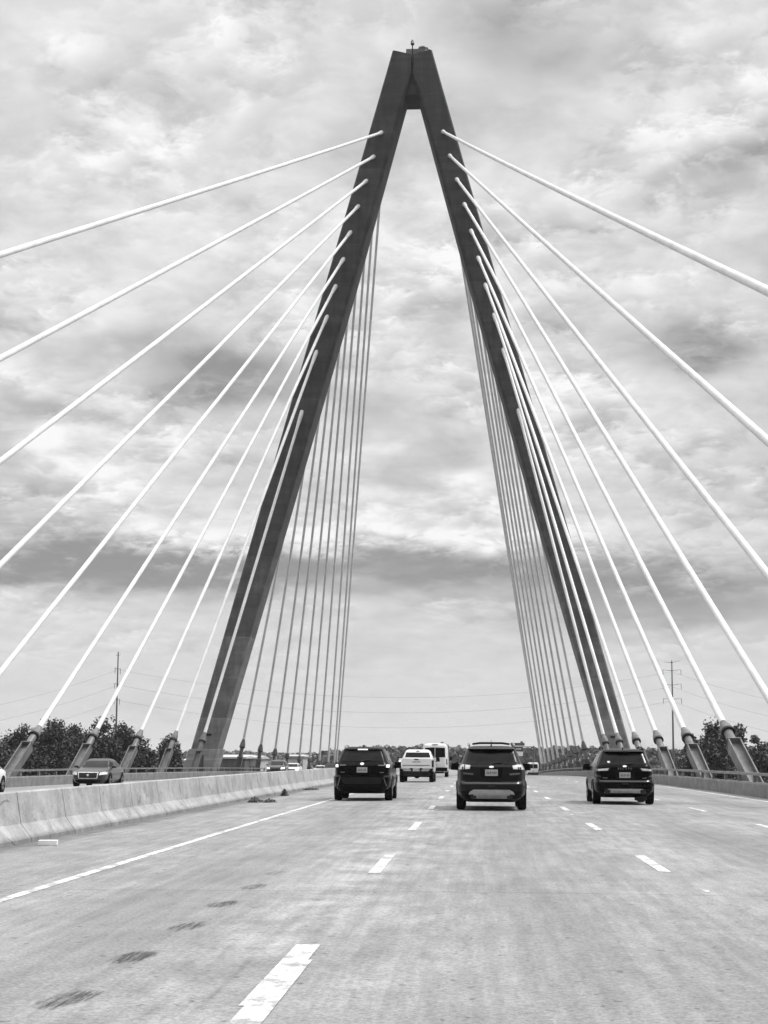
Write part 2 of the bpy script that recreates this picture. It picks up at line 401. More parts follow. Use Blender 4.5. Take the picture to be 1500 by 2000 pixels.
# cross head between the legs: recessed web with a flat soffit
mb = MB(); zb = 70.3; wb = 1.0
mb.hexa([P(-wb, D0+.55, zb), P(wb, D0+.55, zb), P(wb, D1-.02, zb), P(-wb, D1-.02, zb), P(-.4, D0+.4, 73.0), P(.4, D0+.4, 73.0), P(.4, D1-.02, 73.0), P(-.4, D1-.02, 73.0)])
mb.box(P(0, D0+2.6, 73.6), (.14, 3.4, 1.3))
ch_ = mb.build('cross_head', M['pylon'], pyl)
mb = MB(); mb.box(P(0, D0+2.62, 70.27), (1.7, 4.0, .05)); mb.build('soffit_shade', M['ring'], ch_)  # black sheet added to paint in the shade under the cross head
mb = MB(); mb.box(P(-.0, D0+1.2, 74.95), (1.35, 1.6, .8)); pf = mb.build('roof_hatch', M['steel'], pyl, bevel=.03)
mb = MB(); mb.tube([P(1.12, D0+1.2, 74.9), P(1.12, D0+1.2, 75.65)], .5, 20); mb.tube([P(1.12, D0+1.2, 75.65), P(1.12, D0+1.2, 75.8)], [.56, .5], 20); mb.build('aircraft_light_housing', M['steel'], pyl, smooth=40)
mb = MB(); mb.box(P(1.75, D0+.9, 74.98), (.25, 1.2, .5)); mb.build('cable_tray', M['pole'], pyl)
mb = MB(); mb.tube([P(0.03, D0-.12, 73.6), P(0.03, D0-.12, 75.5)], .06, 8); mast = mb.build('beacon_mast', M['ring'], pyl)
mb = MB(); mb.tube([P(0.03, D0-.12, 75.5), P(0.03, D0-.12, 75.6), P(0.03, D0-.12, 75.92), P(0.03, D0-.12, 76.1)], [.1, .2, .17, .06], 12); mb.build('beacon', M['ring'], mast, smooth=40)
mb = MB(); mb.tube([P(0.07, D0-.32, 75.65), P(0.07, D0-.32, 75.9)], .09, 8); mb.build('beacon_lens', M['lamp_clear'], mast, smooth=40)

# ---------------------------------------------------------------- the forty stay cables
ORD = ['topmost', 'second from top', 'third from top', 'fourth from top', 'fifth from top', 'fifth from bottom', 'fourth from bottom', 'third from bottom', 'second from bottom', 'lowest']
TL = [(-10.12, 65.94), (-10.94, 63.3), (-11.70, 60.65), (-12.52, 57.9), (-13.31, 55.08), (-14.03, 52.18), (-14.82, 49.26), (-15.69, 45.98), (-16.77, 42.18), (-18.22, 35.78)]
TR = [(-3.62, 65.94), (-2.92, 63.3), (-2.18, 60.7), (-1.39, 58.0), (-.69, 55.12), (.05, 52.2), (.79, 49.28), (1.68, 46.06), (2.63, 42.3), (4.17, 35.82)]
def interp(tab, x):
    for (a, va), (b, vb) in zip(tab, tab[1:]):
        if x <= b: return va + (vb-va)*max(0, (x-a))/(b-a)
    return tab[-1][1]
NEARZ = [(18, 2.45), (78, 2.7), (97, 2.55), (125, 2.66), (143, 2.75), (158, 2.8)]
FARZ = [(183, 2.38), (198, 1.95), (212.5, 1.47), (226, .93), (241.5, .5), (256, .18), (272, -.27), (288, -.6), (301, -.75), (305, -.8)]
def stay(tower, anchor, foot_z, label, group, face, n):
    T, A = Vector(tower), Vector(anchor); dirv = (T-A).normalized(); L = (T-A).length
    foot = A - dirv*((A.z-foot_z)/dirv.z)
    root = thing('stay_cable', foot, label, 'cable', group); o = -foot
    R0 = .145
    sag = .000006*L*L
    pts, N = [], 26
    start = A + dirv*.2
    for k in range(N+1):
        s = k/N; p = start.lerp(T - dirv*.2, s); p.z -= sag*4*s*(1-s); pts.append(p + o)
    rad = [R0]*(N+1); rad[0] = R0*1.12
    MB().tube(pts, rad, n).build('sheath', M['cable'], root, smooth=50)
    # flared white socket where the cable enters the tower
    e = T + dirv*.35
    MB().tube([T - dirv*2.3 + o, T - dirv*1.5 + o, T - dirv*.9 + o, T - dirv*.1 + o, e + o], [R0*1.02, R0*1.12, R0*1.42, R0*1.55, R0*1.5], n+2).build('tower_socket', M['cable'], root, smooth=50)
    # weather cap over the guide pipe at deck level
    c0 = A + dirv*.25
    MB().tube([c0 + o, A + dirv*.02 + o, A - dirv*.25 + o, A - dirv*.55 + o, A - dirv*.62 + o], [R0*1.03, R0*1.25, R0*1.85, R0*2.1, R0*2.05], n+6).build('weather_cap', M['cap'], root, smooth=40)
    MB().tube([A - dirv*.62 + o, A - dirv*.75 + o], R0*2.2, n+6).build('rubber_ring', M['ring'], root, smooth=40)
    p1 = A - dirv*1.75
    MB().tube([A - dirv*.7 + o, p1 + o], R0*1.45, n+4).build('guide_pipe', M['steel'], root, smooth=40)
    # inclined box anchorage: two flange plates, a recessed web and a cap plate
    side = Vector((1, 0, 0)); nrm = dirv.cross(side).normalized()
    rot = Matrix((side, nrm, dirv)).transposed()
    length = (p1-foot).length + .25; mid = (p1+foot)/2 - dirv*.12 + o
    br = MB()
    for s in (-1, 1): br.box(mid + side*(s*.26), (.06, .60, length), rot)
    br.box(mid + nrm*.0, (.46, .07, length*.995), rot)
    br.box(p1 + o + dirv*.0, (.62, .64, .05), rot)
    br.build('anchor_box', M['steel'], root)
    return root
for side, X, TT, nm, y0 in (('L', -25.5, TL, 'leg over the oncoming lanes', 157.0), ('R', 11.2, TR, 'leg over our lanes', 153.2)):
    for i in range(10):
        y = y0 - (14.95 if side == 'L' else 14.98)*(9-i)
        tx, tz_ = TT[i]
        stay((tx, D0, tz_), (X, y, interp(NEARZ, y)), ground_at(X*.95, y)-.35, f'white near stay cable {ORD[i]} on the {nm}', 'near stay cables', -1, 12 if i < 5 else 10)
    for i in range(10):
        y = [305.0, 300.0, 287.8, 271.8, 256.2, 241.6, 226.3, 212.6, 198.4, 183.4][i]
        tx, tz_ = TT[i]
        stay((tx, D1, tz_), (X, y, interp(FARZ, y)), ground_at(X*.95, y)-.35, f'far stay cable behind the pylon, {ORD[i]} on the {nm}', 'far stay cables', 1, 8)

# ---------------------------------------------------------------- vehicles
class Shape:                                # a body as stacked rounded slices: (z, half width, rear y, front y)
    def __init__(s, lv, n=6.0): s.lv = lv; s.n = n
    def par(s, z):
        lv = s.lv
        if z <= lv[0][0]: return lv[0][1:]
        for a, b in zip(lv, lv[1:]):
            if z <= b[0]:
                k = (z-a[0])/max(1e-6, b[0]-a[0]); return tuple(a[i]+(b[i]-a[i])*k for i in (1, 2, 3))
        return lv[-1][1:]
    def rear(s, x, z, e=0):
        w, a, b = s.par(z); k = max(0, 1-abs(min(1, abs(x)/w))**s.n)**(1/s.n); return Vector((x, (a+b)/2-(b-a)/2*k-e, z))
    def front(s, x, z, e=0):
        w, a, b = s.par(z); k = max(0, 1-abs(min(1, abs(x)/w))**s.n)**(1/s.n); return Vector((x, (a+b)/2+(b-a)/2*k+e, z))
    def side(s, y, z, sg, e=0):
        w, a, b = s.par(z); k = max(0, 1-min(1, abs(y-(a+b)/2)/((b-a)/2))**s.n)**(1/s.n); return Vector((sg*(w*k+e), y, z))
    def body(s, N=56):
        mb = MB(); zs = []
        for a, b in zip(s.lv, s.lv[1:]):
            st = max(1, int((b[0]-a[0])/.09)); zs += [a[0]+(b[0]-a[0])*k/st for k in range(st)]
        zs.append(s.lv[-1][0])
        for z in zs:
            w, a, b = s.par(z)
            for k in range(N):
                t = 2*PI*k/N; c, q = math.cos(t), math.sin(t)
                mb.v.append((w*math.copysign(abs(c)**(2/s.n), c), (a+b)/2+(b-a)/2*math.copysign(abs(q)**(2/s.n), q), z))
        m = len(zs)
        mb.f = [(j*N+k, j*N+(k+1) % N, (j+1)*N+(k+1) % N, (j+1)*N+k) for j in range(m-1) for k in range(N)]
        mb.f += [tuple(reversed(range(N))), tuple((m-1)*N+k for k in range(N))]
        return mb
def patch(mb, fn, q, e=.012, nu=8, nv=5, th=.05):    # a four-cornered panel laid on a surface, with thickness
    vs = []
    for d in (e, e-th):
        for j in range(nv+1):
            for i in range(nu+1):
                uu, vv = i/nu, j/nv
                a = (q[0][0]*(1-uu)+q[1][0]*uu, q[0][1]*(1-uu)+q[1][1]*uu); b = (q[3][0]*(1-uu)+q[2][0]*uu, q[3][1]*(1-uu)+q[2][1]*uu)
                vs.append(fn(a[0]*(1-vv)+b[0]*vv, a[1]*(1-vv)+b[1]*vv, d))
    n = nu+1; K2 = n*(nv+1); fs = []
    for j in range(nv):
        for i in range(nu):
            a = j*n+i; fs.append((a, a+1, a+n+1, a+n)); fs.append((K2+a, K2+a+n, K2+a+n+1, K2+a+1))
    edge = [i for i in range(n)] + [j*n+nu for j in range(1, nv+1)] + [nv*n+i for i in range(nu-1, -1, -1)] + [j*n for j in range(nv-1, 0, -1)]
    for a, b in zip(edge, edge[1:]+edge[:1]): fs.append((a, K2+a, K2+b, b))
    return mb.add(vs, fs)
def disc(mb, fn, cx, cz, rx, rz, e=.014, n=20, th=.04):
    rim = [(cx+rx*math.cos(2*PI*k/n), cz+rz*math.sin(2*PI*k/n)) for k in range(n)]
    vs = [fn(x, z, e) for x, z in rim] + [fn(x, z, e-th) for x, z in rim]
    return mb.add(vs, [tuple(range(n))] + [(k, n+k, n+(k+1) % n, (k+1) % n) for k in range(n)])
def wheel(root, x, y, rad, w, rim_m):
    n = 26; prof = [(-.5, .62), (-.5, .9), (-.42, .98), (-.25, 1), (.25, 1), (.42, .98), (.5, .9), (.5, .62)]
    mb = MB(); m = len(prof)
    for k in range(n):
        t = 2*PI*k/n
        for px, pr in prof: mb.v.append((x+px*w, y+rad*pr*math.cos(t), rad+rad*pr*math.sin(t)))
    mb.f = [(k*m+j, k*m+(j+1) % m, ((k+1) % n)*m+(j+1) % m, ((k+1) % n)*m+j) for k in range(n) for j in range(m)]
    tyre = mb.build('wheel', M['rubber'], root, smooth=35)
    rm = MB(); sg = 1 if x > 0 else -1
    c = Vector((x+sg*w*.40, y, rad))
    rm.tube([c - Vector((sg*.08, 0, 0)), c], rad*.64, 20)
    for k in range(5):
        t = 2*PI*k/5+.3; d = Vector((0, math.cos(t), math.sin(t)))
        rm.box(c + d*rad*.32 + Vector((sg*.012, 0, 0)), (.03, .09, rad*.6), Matrix.Rotation(-(t-PI/2), 3, 'X').transposed() if False else Matrix.Rotation(t-PI/2, 3, 'X'))
    rm.build('rim', rim_m, tyre)
    return tyre
def mirror(root, x, y, z, paint, sx=.24, sz=.17):
    mb = MB(); sg = 1 if x > 0 else -1
    mb.hexa([(x-sg*.12, y-.05, z-sz*.45), (x+sg*.11, y-.07, z-sz*.4), (x+sg*.10, y+.10, z-sz*.3), (x-sg*.12, y+.11, z-sz*.35),
             (x-sg*.12, y-.05, z+sz*.5), (x+sg*.08, y-.07, z+sz*.45), (x+sg*.07, y+.09, z+sz*.35), (x-sg*.12, y+.11, z+sz*.4)])
    mb.box((x-sg*.14, y+.03, z-sz*.4), (.16, .06, .05))
    return mb.build('mirror', paint, root, smooth=60, bevel=.02)
def common(root, sh, paint, rim_m, wx, wr, wf, rad=.35, ww=.235, arch=True):
    b = sh.body().build('body', paint, root, smooth=38)
    for y in (wr, wf):
        for sg in (-1, 1):
            wheel(root, sg*wx, y, rad, ww, rim_m)
            if arch:                          # wheel-arch lining with a lip
                mb = MB(); n = 22; vs = []
                for d in (.018, -.14):
                    for rr in (rad*1.02, rad*1.2):
                        for k in range(n+1):
                            t = PI*(-.12+1.24*k/n); yy, zz = y+rr*math.cos(t), rad+rr*math.sin(t)
                            zz = max(zz, sh.lv[0][0]+.01); p = sh.side(yy, zz, sg, d); vs.append(p)
                n1 = n+1; fs = []
                for a, c in ((0, 1), (1, 3), (3, 2)):
                    fs += [(a*n1+k, a*n1+k+1, c*n1+k+1, c*n1+k) for k in range(n)]
                mb.add(vs, fs); mb.build('wheel_arch', M['cladding'], root, smooth=40)
                mb = MB()                     # dark opening behind the wheel
                rim = [(y+rad*1.04*math.cos(PI*k/n), max(sh.lv[0][0]+.012, rad+rad*1.04*math.sin(PI*k/n))) for k in range(n+1)]
                mb.add([sh.side(a, c, sg, .009) for a, c in rim], [tuple(range(n+1))]); mb.build('wheel_well', M['ring'], root)
    return b
def side_windows(root, sh, spans, z0, z1):
    for sg in (-1, 1):
        for (a, b, c, d) in spans:            # bottom rear, bottom front, top front, top rear y
            mb = MB(); patch(mb, lambda y, z, e: sh.side(y, z, sg, e), [(a, z0), (b, z0), (c, z1), (d, z1)], .008, 6, 4)
            mb.build('side_window', M['glass'], root, smooth=40)
def set_on(root, x, y):
    root.location = (x, y, ground_at(x, y)); root.rotation_euler.x = math.atan(slope(y))

def text_mesh(txt, size, name, m, parent, loc, rot, spacing=1.0):
    cu = bpy.data.curves.new(name, 'FONT'); cu.body = txt; cu.size = size; cu.extrude = .004; cu.align_x = 'CENTER'; cu.space_character = spacing
    tmp = bpy.data.objects.new('tmp', cu); COL.objects.link(tmp)
    dg = bpy.context.evaluated_depsgraph_get(); me = bpy.data.meshes.new_from_object(tmp.evaluated_get(dg))
    bpy.data.objects.remove(tmp); me.materials.clear(); me.materials.append(m); me.name = name
    o = bpy.data.objects.new(name, me); COL.objects.link(o); o.parent = parent; o.location = loc; o.rotation_euler = rot
    return o
def plate(root, sh, zc, w=.33, h=.165, marks=True, fn='rear'):
    p = getattr(sh, fn)(0, zc, .03); sg = -1 if fn == 'rear' else 1
    mb = MB(); mb.box((0, p.y, zc), (w, .02, h)); pl = mb.build('licence_plate', M['plate'], root)
    if marks:                                 # the characters are too blurred to read: only their smudges
        mk = MB()
        for k in range(6):
            if k == 3: mk.box((-.115+.046*k, p.y+sg*.012, zc+.0), (.03, .006, .03))
            else: mk.box((-.115+.046*k, p.y+sg*.012, zc-.005), (.026, .006, h*.42))
        mk.build('plate_marks', M['pole'], pl)
    return pl

def suv(x, y, label, kind):
    root = thing('suv', (0, 0, 0), label, 'SUV', 'dark SUVs driving ahead')
    paint = {'a': M['paint_black'], 'b': M['paint_dark'], 'c': M['paint_black'], 'd': M['paint_black']}[kind]
    if kind in 'ad':
        lv = [(.23, .66, -1.95, 2.0), (.30, .80, -2.12, 2.15), (.45, .90, -2.24, 2.24), (.60, .925, -2.28, 2.27), (.74, .93, -2.28, 2.27), (.80, .905, -2.20, 2.26), (.95, .90, -2.19, 2.22), (1.04, .90, -2.20, 2.12),
              (1.10, .885, -2.21, 1.55), (1.16, .85, -2.17, 1.05), (1.23, .805, -2.10, .85), (1.40, .735, -1.96, .45), (1.56, .655, -1.82, .10), (1.61, .63, -1.86, -.05), (1.655, .59, -1.75, -.2), (1.685, .48, -1.5, -.5), (1.692, .3, -1.2, -.8)]
    else:
        lv = [(.21, .66, -1.95, 2.0), (.28, .80, -2.13, 2.15), (.42, .90, -2.25, 2.22), (.58, .92, -2.28, 2.25), (.70, .915, -2.28, 2.25), (.76, .90, -2.20, 2.25), (.95, .895, -2.18, 2.2), (1.03, .89, -2.19, 2.1),
              (1.10, .87, -2.19, 1.55), (1.17, .835, -2.15, 1.08), (1.23, .79, -2.08, .88), (1.40, .72, -1.94, .45), (1.54, .66, -1.81, .12), (1.585, .635, -1.87, -.02), (1.63, .59, -1.76, -.18), (1.66, .48, -1.5, -.5), (1.668, .3, -1.2, -.8)]
    sh = Shape(lv, 8.0)
    common(root, sh, paint, M['rim'], .80, -1.36, 1.33, .36 if kind in 'ad' else .345)
    R = sh.rear
    z0, z1, wb, wt = ((1.235, 1.575, .665, .545) if kind in 'ad' else (1.19, 1.545, .675, .57))
    mb = MB(); patch(mb, R, [(-wb, z0), (wb, z0), (wt, z1), (-wt, z1)], .012, 30, 8); rw = mb.build('rear_window', M['glass'], root, smooth=40)
    mb = MB(); p = R(.02, z0+.015, .03); q = R(.26, z0+.05, .035); mb.tube([R(-.03, z0-.01, .03), p, q], .014, 6); mb.build('wiper', M['ring'], rw)
    # spoiler lip over the window
    zs = z1+.035
    mb = MB(); patch(mb, R, [(-wt-.02, z1+.01), (wt+.02, z1+.01), (wt-.02, zs+.03), (-wt+.02, zs+.03)], .035, 12, 2, .09); sp = mb.build('spoiler', paint, root, smooth=40)
    lit = kind == 'a'
    mb = MB(); patch(mb, R, [(-.16, z1+.012), (.16, z1+.012), (.15, z1+.042), (-.15, z1+.042)], .05, 6, 1); mb.build('high_brake_light', M['lamp_lit' if lit else 'lamp_dark'], root)
    side_windows(root, sh, [(-1.62, -.95, -.85, -1.42), (-.86, .02, .0, -.78), (.1, .84, .22, .08)], z0+.02, z1-.04)
    # number plate recess and plate
    zp = .965 if kind in 'ad' else (.97 if kind == 'b' else .88)
    mb = MB(); patch(mb, R, [(-.27, zp-.13), (.27, zp-.13), (.30, zp+.11), (-.30, zp+.11)], .006, 8, 3); mb.build('plate_recess', M['cladding'], root, smooth=40)
    plate(root, sh, zp)
    for sg in (-1, 1):
        if kind in 'ad':
            mb = MB(); patch(mb, R, [(sg*.50, 1.095), (sg*.74, 1.08), (sg*.74, 1.13), (sg*.50, 1.125)], .016, 8, 2); tl = mb.build('taillight', M['lamp_dark'], root, smooth=40)
            mb = MB(); patch(mb, R, [(sg*.52, 1.10), (sg*.70, 1.095), (sg*.70, 1.12), (sg*.52, 1.118)], .02, 6, 2); mb.build('lens', M['paint_mid'], tl, smooth=40)
            mb = MB(); patch(mb, R, [(sg*.755, 1.05), (sg*.845, 1.045), (sg*.855, 1.125), (sg*.765, 1.13)], .03, 5, 4, .07); mb.build('brake_lamp', M['lamp_lit' if kind == 'a' else 'lamp_clear'], tl, smooth=40)
            mb = MB(); patch(mb, R, [(sg*.55, .87), (sg*.69, .87), (sg*.69, .905), (sg*.55, .905)], .012, 5, 2); mb.build('reflector', M['paint_mid'], root)
        elif kind == 'b':
            mb = MB(); patch(mb, R, [(sg*.565, 1.065), (sg*.86, 1.05), (sg*.835, 1.195), (sg*.545, 1.16)], .02, 8, 4, .06); tl = mb.build('taillight', M['lamp_clear'], root, smooth=40)
            mb = MB(); patch(mb, R, [(sg*.685, 1.055), (sg*.715, 1.055), (sg*.71, 1.18), (sg*.68, 1.175)], .024, 2, 3); mb.build('divider', M['lamp_dark'], tl)
            mb = MB(); patch(mb, R, [(sg*.73, 1.06), (sg*.78, 1.06), (sg*.77, 1.12), (sg*.73, 1.12)], .024, 3, 3); mb.build('lens', M['lamp_dark'], tl)
            mb = MB(); patch(mb, R, [(sg*.48, .905), (sg*.74, .93), (sg*.74, .975), (sg*.46, .95)], .012, 6, 2); mb.build('reflector', M['paint_mid'], root)
        else:
            mb = MB(); patch(mb, R, [(sg*.50, 1.0), (sg*.85, .99), (sg*.84, 1.07), (sg*.41, 1.10)], .02, 10, 4, .06); tl = mb.build('taillight', M['lamp_dark'], root, smooth=40)
            mb = MB(); patch(mb, R, [(sg*.52, 1.015), (sg*.80, 1.0), (sg*.80, 1.055), (sg*.47, 1.085)], .026, 8, 3); mb.build('lens', M['lamp_clear'], tl, smooth=40)
            mb = MB(); patch(mb, R, [(sg*.52, .77), (sg*.66, .79), (sg*.66, .82), (sg*.52, .80)], .012, 4, 2); mb.build('reflector', M['paint_mid'], root)
            mb = MB(); patch(mb, R, [(sg*.70, .80), (sg*.86, .84), (sg*.86, .90), (sg*.72, .86)], .012, 4, 2); mb.build('corner_trim', M['paint_grey'], root)
        mirror(root, sg*(1.0 if kind != 'c' else .98), .78, 1.10, M['cladding'], .25, .22)
        mb = MB(); mb.tube([(sg*.60, -1.45, 1.665), (sg*.61, -1.2, 1.72), (sg*.60, -.2, 1.73), (sg*.58, .05, 1.66)], .022, 6); mb.build('roof_rail', M['silver'] if kind != 'c' else M['cladding'], root, smooth=50)
    # emblem, bumper cladding, exhausts
    mb = MB(); zb_ = 1.155 if kind in 'ad' else (1.12 if kind == 'b' else 1.145); disc(mb, R, 0, zb_, .062, .028 if kind in 'bc' else .042, .022); mb.build('emblem', M['chrome'], root)
    mb = MB(); patch(mb, R, [(-.86, .30), (.86, .30), (.87, .50), (-.87, .50)], .014, 18, 4); bp = mb.build('rear_bumper', M['cladding'], root, smooth=40)
    if kind in 'ad':
        mb = MB(); patch(mb, R, [(-.56, .52), (.56, .52), (.70, .735), (-.70, .735)], .016, 12, 3); mb.build('bumper_panel', M['paint_dark'], root, smooth=40)
        for sg in (-1, 1):
            mb = MB(); patch(mb, R, [(sg*.80, .30), (sg*.84, .30), (sg*.70, .73), (sg*.67, .73)], .02, 2, 5); mb.build('corner_trim', M['paint_mid'], root)
    else:
        hw, a, b = (.60, .30, .535) if kind == 'b' else (.63, .345, .475)
        sk = MB()
        patch(sk, R, [(-hw+.13, a), (hw-.13, a), (hw-.13, b), (-hw+.13, b)], .035, 14, 4)
        for sg in (-1, 1):
            patch(sk, R, [(sg*(hw-.132), a+.12 if kind == 'b' else a+.07), (sg*hw, a+.10 if kind == 'b' else a), (sg*(hw-.03), b-.06), (sg*(hw-.132), b)], .035, 4, 3)
        sk.build('skid_plate', M['silver'], root, smooth=40)
        for sg in (-1, 1):
            ex = MB(); c = R(sg*(hw-.13 if kind == 'b' else hw-.1), a+.055, .06)
            ex.tube([c + Vector((0, .18, 0)), c], .075 if kind == 'b' else .085, 16); ex.build('exhaust', M['ring'], root, smooth=40)
        mb = MB(); patch(mb, R, [(-.09, .60), (.09, .60), (.09, .64), (-.09, .64)], .016, 3, 1); mb.build('tow_cover', M['ring'], root)
        mb = MB(); patch(mb, R, [(-.84, .66), (.84, .66), (.84, .72), (-.84, .72)], .014, 16, 2); mb.build('bumper_step', M['paint_grey'], root, smooth=40)
        mb = MB(); patch(mb, R, [(-.80, z0-.075), (.80, z0-.075), (.76, z0-.012), (-.76, z0-.012)], .014, 16, 2); mb.build('tailgate_trim', paint, root, smooth=40)
    if kind == 'b':
        mb = MB(); mb.tube([(-.50, -1.02, 1.72), (-.3, -1.02, 1.75), (.3, -1.02, 1.75), (.50, -1.02, 1.72)], .022, 6)
        mb.tube([(-.50, -.2, 1.71), (-.3, -.2, 1.735), (.3, -.2, 1.735), (.50, -.2, 1.71)], .02, 6); mb.build('roof_crossbar', M['ring'], root, smooth=50)
    if kind == 'c':
        text_mesh('ESCAPE', .075, 'lettering', M['chrome'], root, R(0, 1.05, .015), (PI/2, 0, 0), 1.9)
        mb = MB(); mb.box((.50, -1.75, .2), (.32, .6, .16)); mb.build('muffler', M['ring'], root, bevel=.03)
        mb = MB(); disc(mb, R, -.47, 1.27, .045, .03, .02); mb.build('window_sticker', M['lamp_clear'], root)
    an = MB(); zr = 1.69 if kind in 'ad' else 1.66
    an.hexa([(-.035, -1.55, zr-.06), (.035, -1.55, zr-.06), (.03, -1.33, zr-.03), (-.03, -1.33, zr-.03), (-.012, -1.56, zr+.055), (.012, -1.56, zr+.055), (.008, -1.5, zr+.05), (-.008, -1.5, zr+.05)])
    if kind == 'b': an.tube([(0, -1.5, zr), (0, -1.62, zr+.16)], .006, 5)
    an.build('antenna', M['ring'], root)
    ax = MB(); ax.tube([(-.7, -1.36, .36), (.7, -1.36, .36)], .05, 8); ax.box((0, -.3, .27), (.9, 3.2, .08)); ax.build('underbody', M['ring'], root)
    set_on(root, x, y)
    return root
suv(-3.66, 55.6, 'black SUV with lit brake lights in the left lane beside the median', 'a')
suv(.33, 46.6, 'dark SUV with roof crossbar and broad silver bumper guard in the middle lane', 'b')
suv(4.38, 53.7, 'black SUV with tapered tail lamps in the right lane below the right-hand pylon leg', 'c')
suv(-.95, 153.0, 'distant dark SUV mostly hidden behind the middle SUV', 'd')

# white pickup
def pickup(x, y):
    root = thing('pickup_truck', (0, 0, 0), 'white pickup truck ahead of the left SUV', 'pickup truck')
    cab = Shape([(.50, .90, -.7, 2.85), (.62, .97, -.75, 2.95), (1.0, .99, -.75, 2.95), (1.12, .985, -.75, 2.75), (1.26, .96, -.72, 1.45), (1.36, .93, -.7, 1.15), (1.68, .76, -.45, .55), (1.77, .71, -.4, .35), (1.84, .6, -.25, .1), (1.86, .4, 0, -.05)], 7)
    common(root, cab, M['paint_white'], M['rim'], .84, -1.75, 1.95, .40, .27, False)
    R = cab.rear
    mb = MB(); patch(mb, R, [(-.74, 1.40), (.74, 1.40), (.66, 1.68), (-.66, 1.68)], .012, 8, 3); mb.build('rear_window', M['glass'], root, smooth=40)
    side_windows(root, cab, [(-.55, .2, .15, -.35), (.28, 1.0, .45, .23)], 1.36, 1.66)
    mb = MB(); disc(mb, R, 0, 1.77, .11, .025, .02); mb.build('high_brake_light', M['lamp_dark'], root)
    b = MB()
    for sg in (-1, 1):
        b.box((sg*.955, -1.72, .98), (.09, 1.98, .72))
    b.box((0, -1.72, .70), (1.82, 1.98, .10)); b.box((0, -.80, 1.0), (1.82, .08, .6))
    b.build('cargo_bed', M['paint_white'], root, bevel=.015)
    t = MB(); t.box((0, -2.745, 1.08), (1.66, .07, .50)); tg = t.build('tailgate', M['paint_white'], root, bevel=.015)
    t = MB(); t.box((0, -2.79, 1.28), (.24, .03, .055)); t.build('handle', M['cladding'], tg, bevel=.01)
    t = MB(); t.box((0, -2.785, .945), (1.56, .02, .035)); t.build('crease', M['paint_mid'], tg)
    t = MB()
    for k in range(6): t.box((-.2+.08*k, -2.785, 1.14), (.05, .012, .05))
    t.build('lettering', M['paint_mid'], tg)
    for sg in (-1, 1):
        t = MB(); t.box((sg*.925, -2.735, 1.04), (.13, .08, .40)); tl = t.build('taillight', M['lamp_dark'], root, bevel=.01)
        if sg < 0:
            t = MB(); t.box((sg*.94, -2.785, 1.19), (.09, .02, .09)); t.build('lit_lens', M['lamp_lit'], tl)
        mirror(root, sg*1.14, 1.0, 1.28, M['cladding'], .25, .28)
    t = MB(); t.box((0, -2.86, .72), (1.90, .18, .19)); bp = t.build('rear_bumper', M['chrome'], root, bevel=.03)
    t = MB(); t.box((0, -2.955, .70), (.34, .02, .16)); t.build('licence_plate', M['plate'], bp)
    for sg in (-1, 1):
        t = MB(); t.hexa([(sg*.2, -2.96, .64), (sg*.28, -2.96, .64), (sg*.28, -2.94, .64), (sg*.2, -2.94, .64), (sg*.2, -2.96, .80), (sg*.36, -2.96, .80), (sg*.36, -2.94, .80), (sg*.2, -2.94, .80)]); t.build('bumper_step', M['cladding'], bp)
        t = MB(); t.hexa([(sg*.70, -2.96, .63), (sg*.93, -2.96, .63), (sg*.93, -2.94, .63), (sg*.7, -2.94, .63), (sg*.78, -2.96, .74), (sg*.93, -2.96, .80), (sg*.93, -2.94, .80), (sg*.78, -2.94, .74)]); t.build('bumper_corner', M['cladding'], bp)
    t = MB(); t.box((0, -1.6, .50), (1.5, 2.3, .26)); t.tube([(-.8, -1.75, .4), (.8, -1.75, .4)], .11, 10); t.tube([(0, -1.75, .40), (0, -1.55, .42)], .2, 10); t.box((.45, -2.5, .42), (.2, .5, .2)); t.build('underbody', M['ring'], root)
    set_on(root, x, y)
pickup(-3.52, 98.9)

def van(x, y, label, h=2.62, name='van', white='paint_white'):
    root = thing(name, (0, 0, 0), label, 'van', 'white vans ahead')
    s = h/2.62
    sh = Shape([(.42, .95, -2.75, 2.7), (.55, 1.0, -2.8, 2.8), (1.0, 1.02, -2.8, 2.78), (1.15, 1.02, -2.8, 2.5), (1.35*s, 1.01, -2.79, 1.9), (1.9*s, .985, -2.77, 1.45), (2.35*s, .95, -2.74, 1.1), (2.5*s, .91, -2.7, .95), (2.58*s, .82, -2.6, .8), (2.62*s, .6, -2.4, .6)], 9)
    common(root, sh, M[white], M['rim'], .86, -1.65, 1.9, .35, .24, False)
    R = sh.rear
    for sg in (-1, 1):
        mb = MB(); patch(mb, R, [(sg*.03, 1.52*s), (sg*.80, 1.55*s), (sg*.78, 2.27*s), (sg*.03, 2.3*s)], .012, 6, 4); mb.build('rear_window', M['glass'], root, smooth=40)
        mb = MB(); patch(mb, R, [(sg*.90, .98*s), (sg*.975, .98*s), (sg*.955, 1.42*s), (sg*.88, 1.42*s)], .02, 3, 4); mb.build('taillight', M['lamp_dark'], root)
        mirror(root, sg*1.18, 1.55, 1.45*s, M['cladding'], .25, .36)
    mb = MB(); patch(mb, R, [(-.004, .85), (.004, .85), (.004, 2.4*s), (-.004, 2.4*s)], .006, 1, 8); mb.build('door_seam', M['ring'], root)
    mb = MB(); disc(mb, R, 0, 2.53*s, .26, .035, .03); mb.build('high_brake_light', M['lamp_dark'], root)
    mb = MB(); mb.box((0, -2.86, .60), (1.94, .2, .30)); mb.build('rear_bumper', M['cladding'], root, bevel=.04)
    plate(root, sh, .98, marks=False)
    mb = MB(); mb.box((0, -.5, .36), (1.3, 4.0, .14)); mb.build('underbody', M['ring'], root)
    set_on(root, x, y)
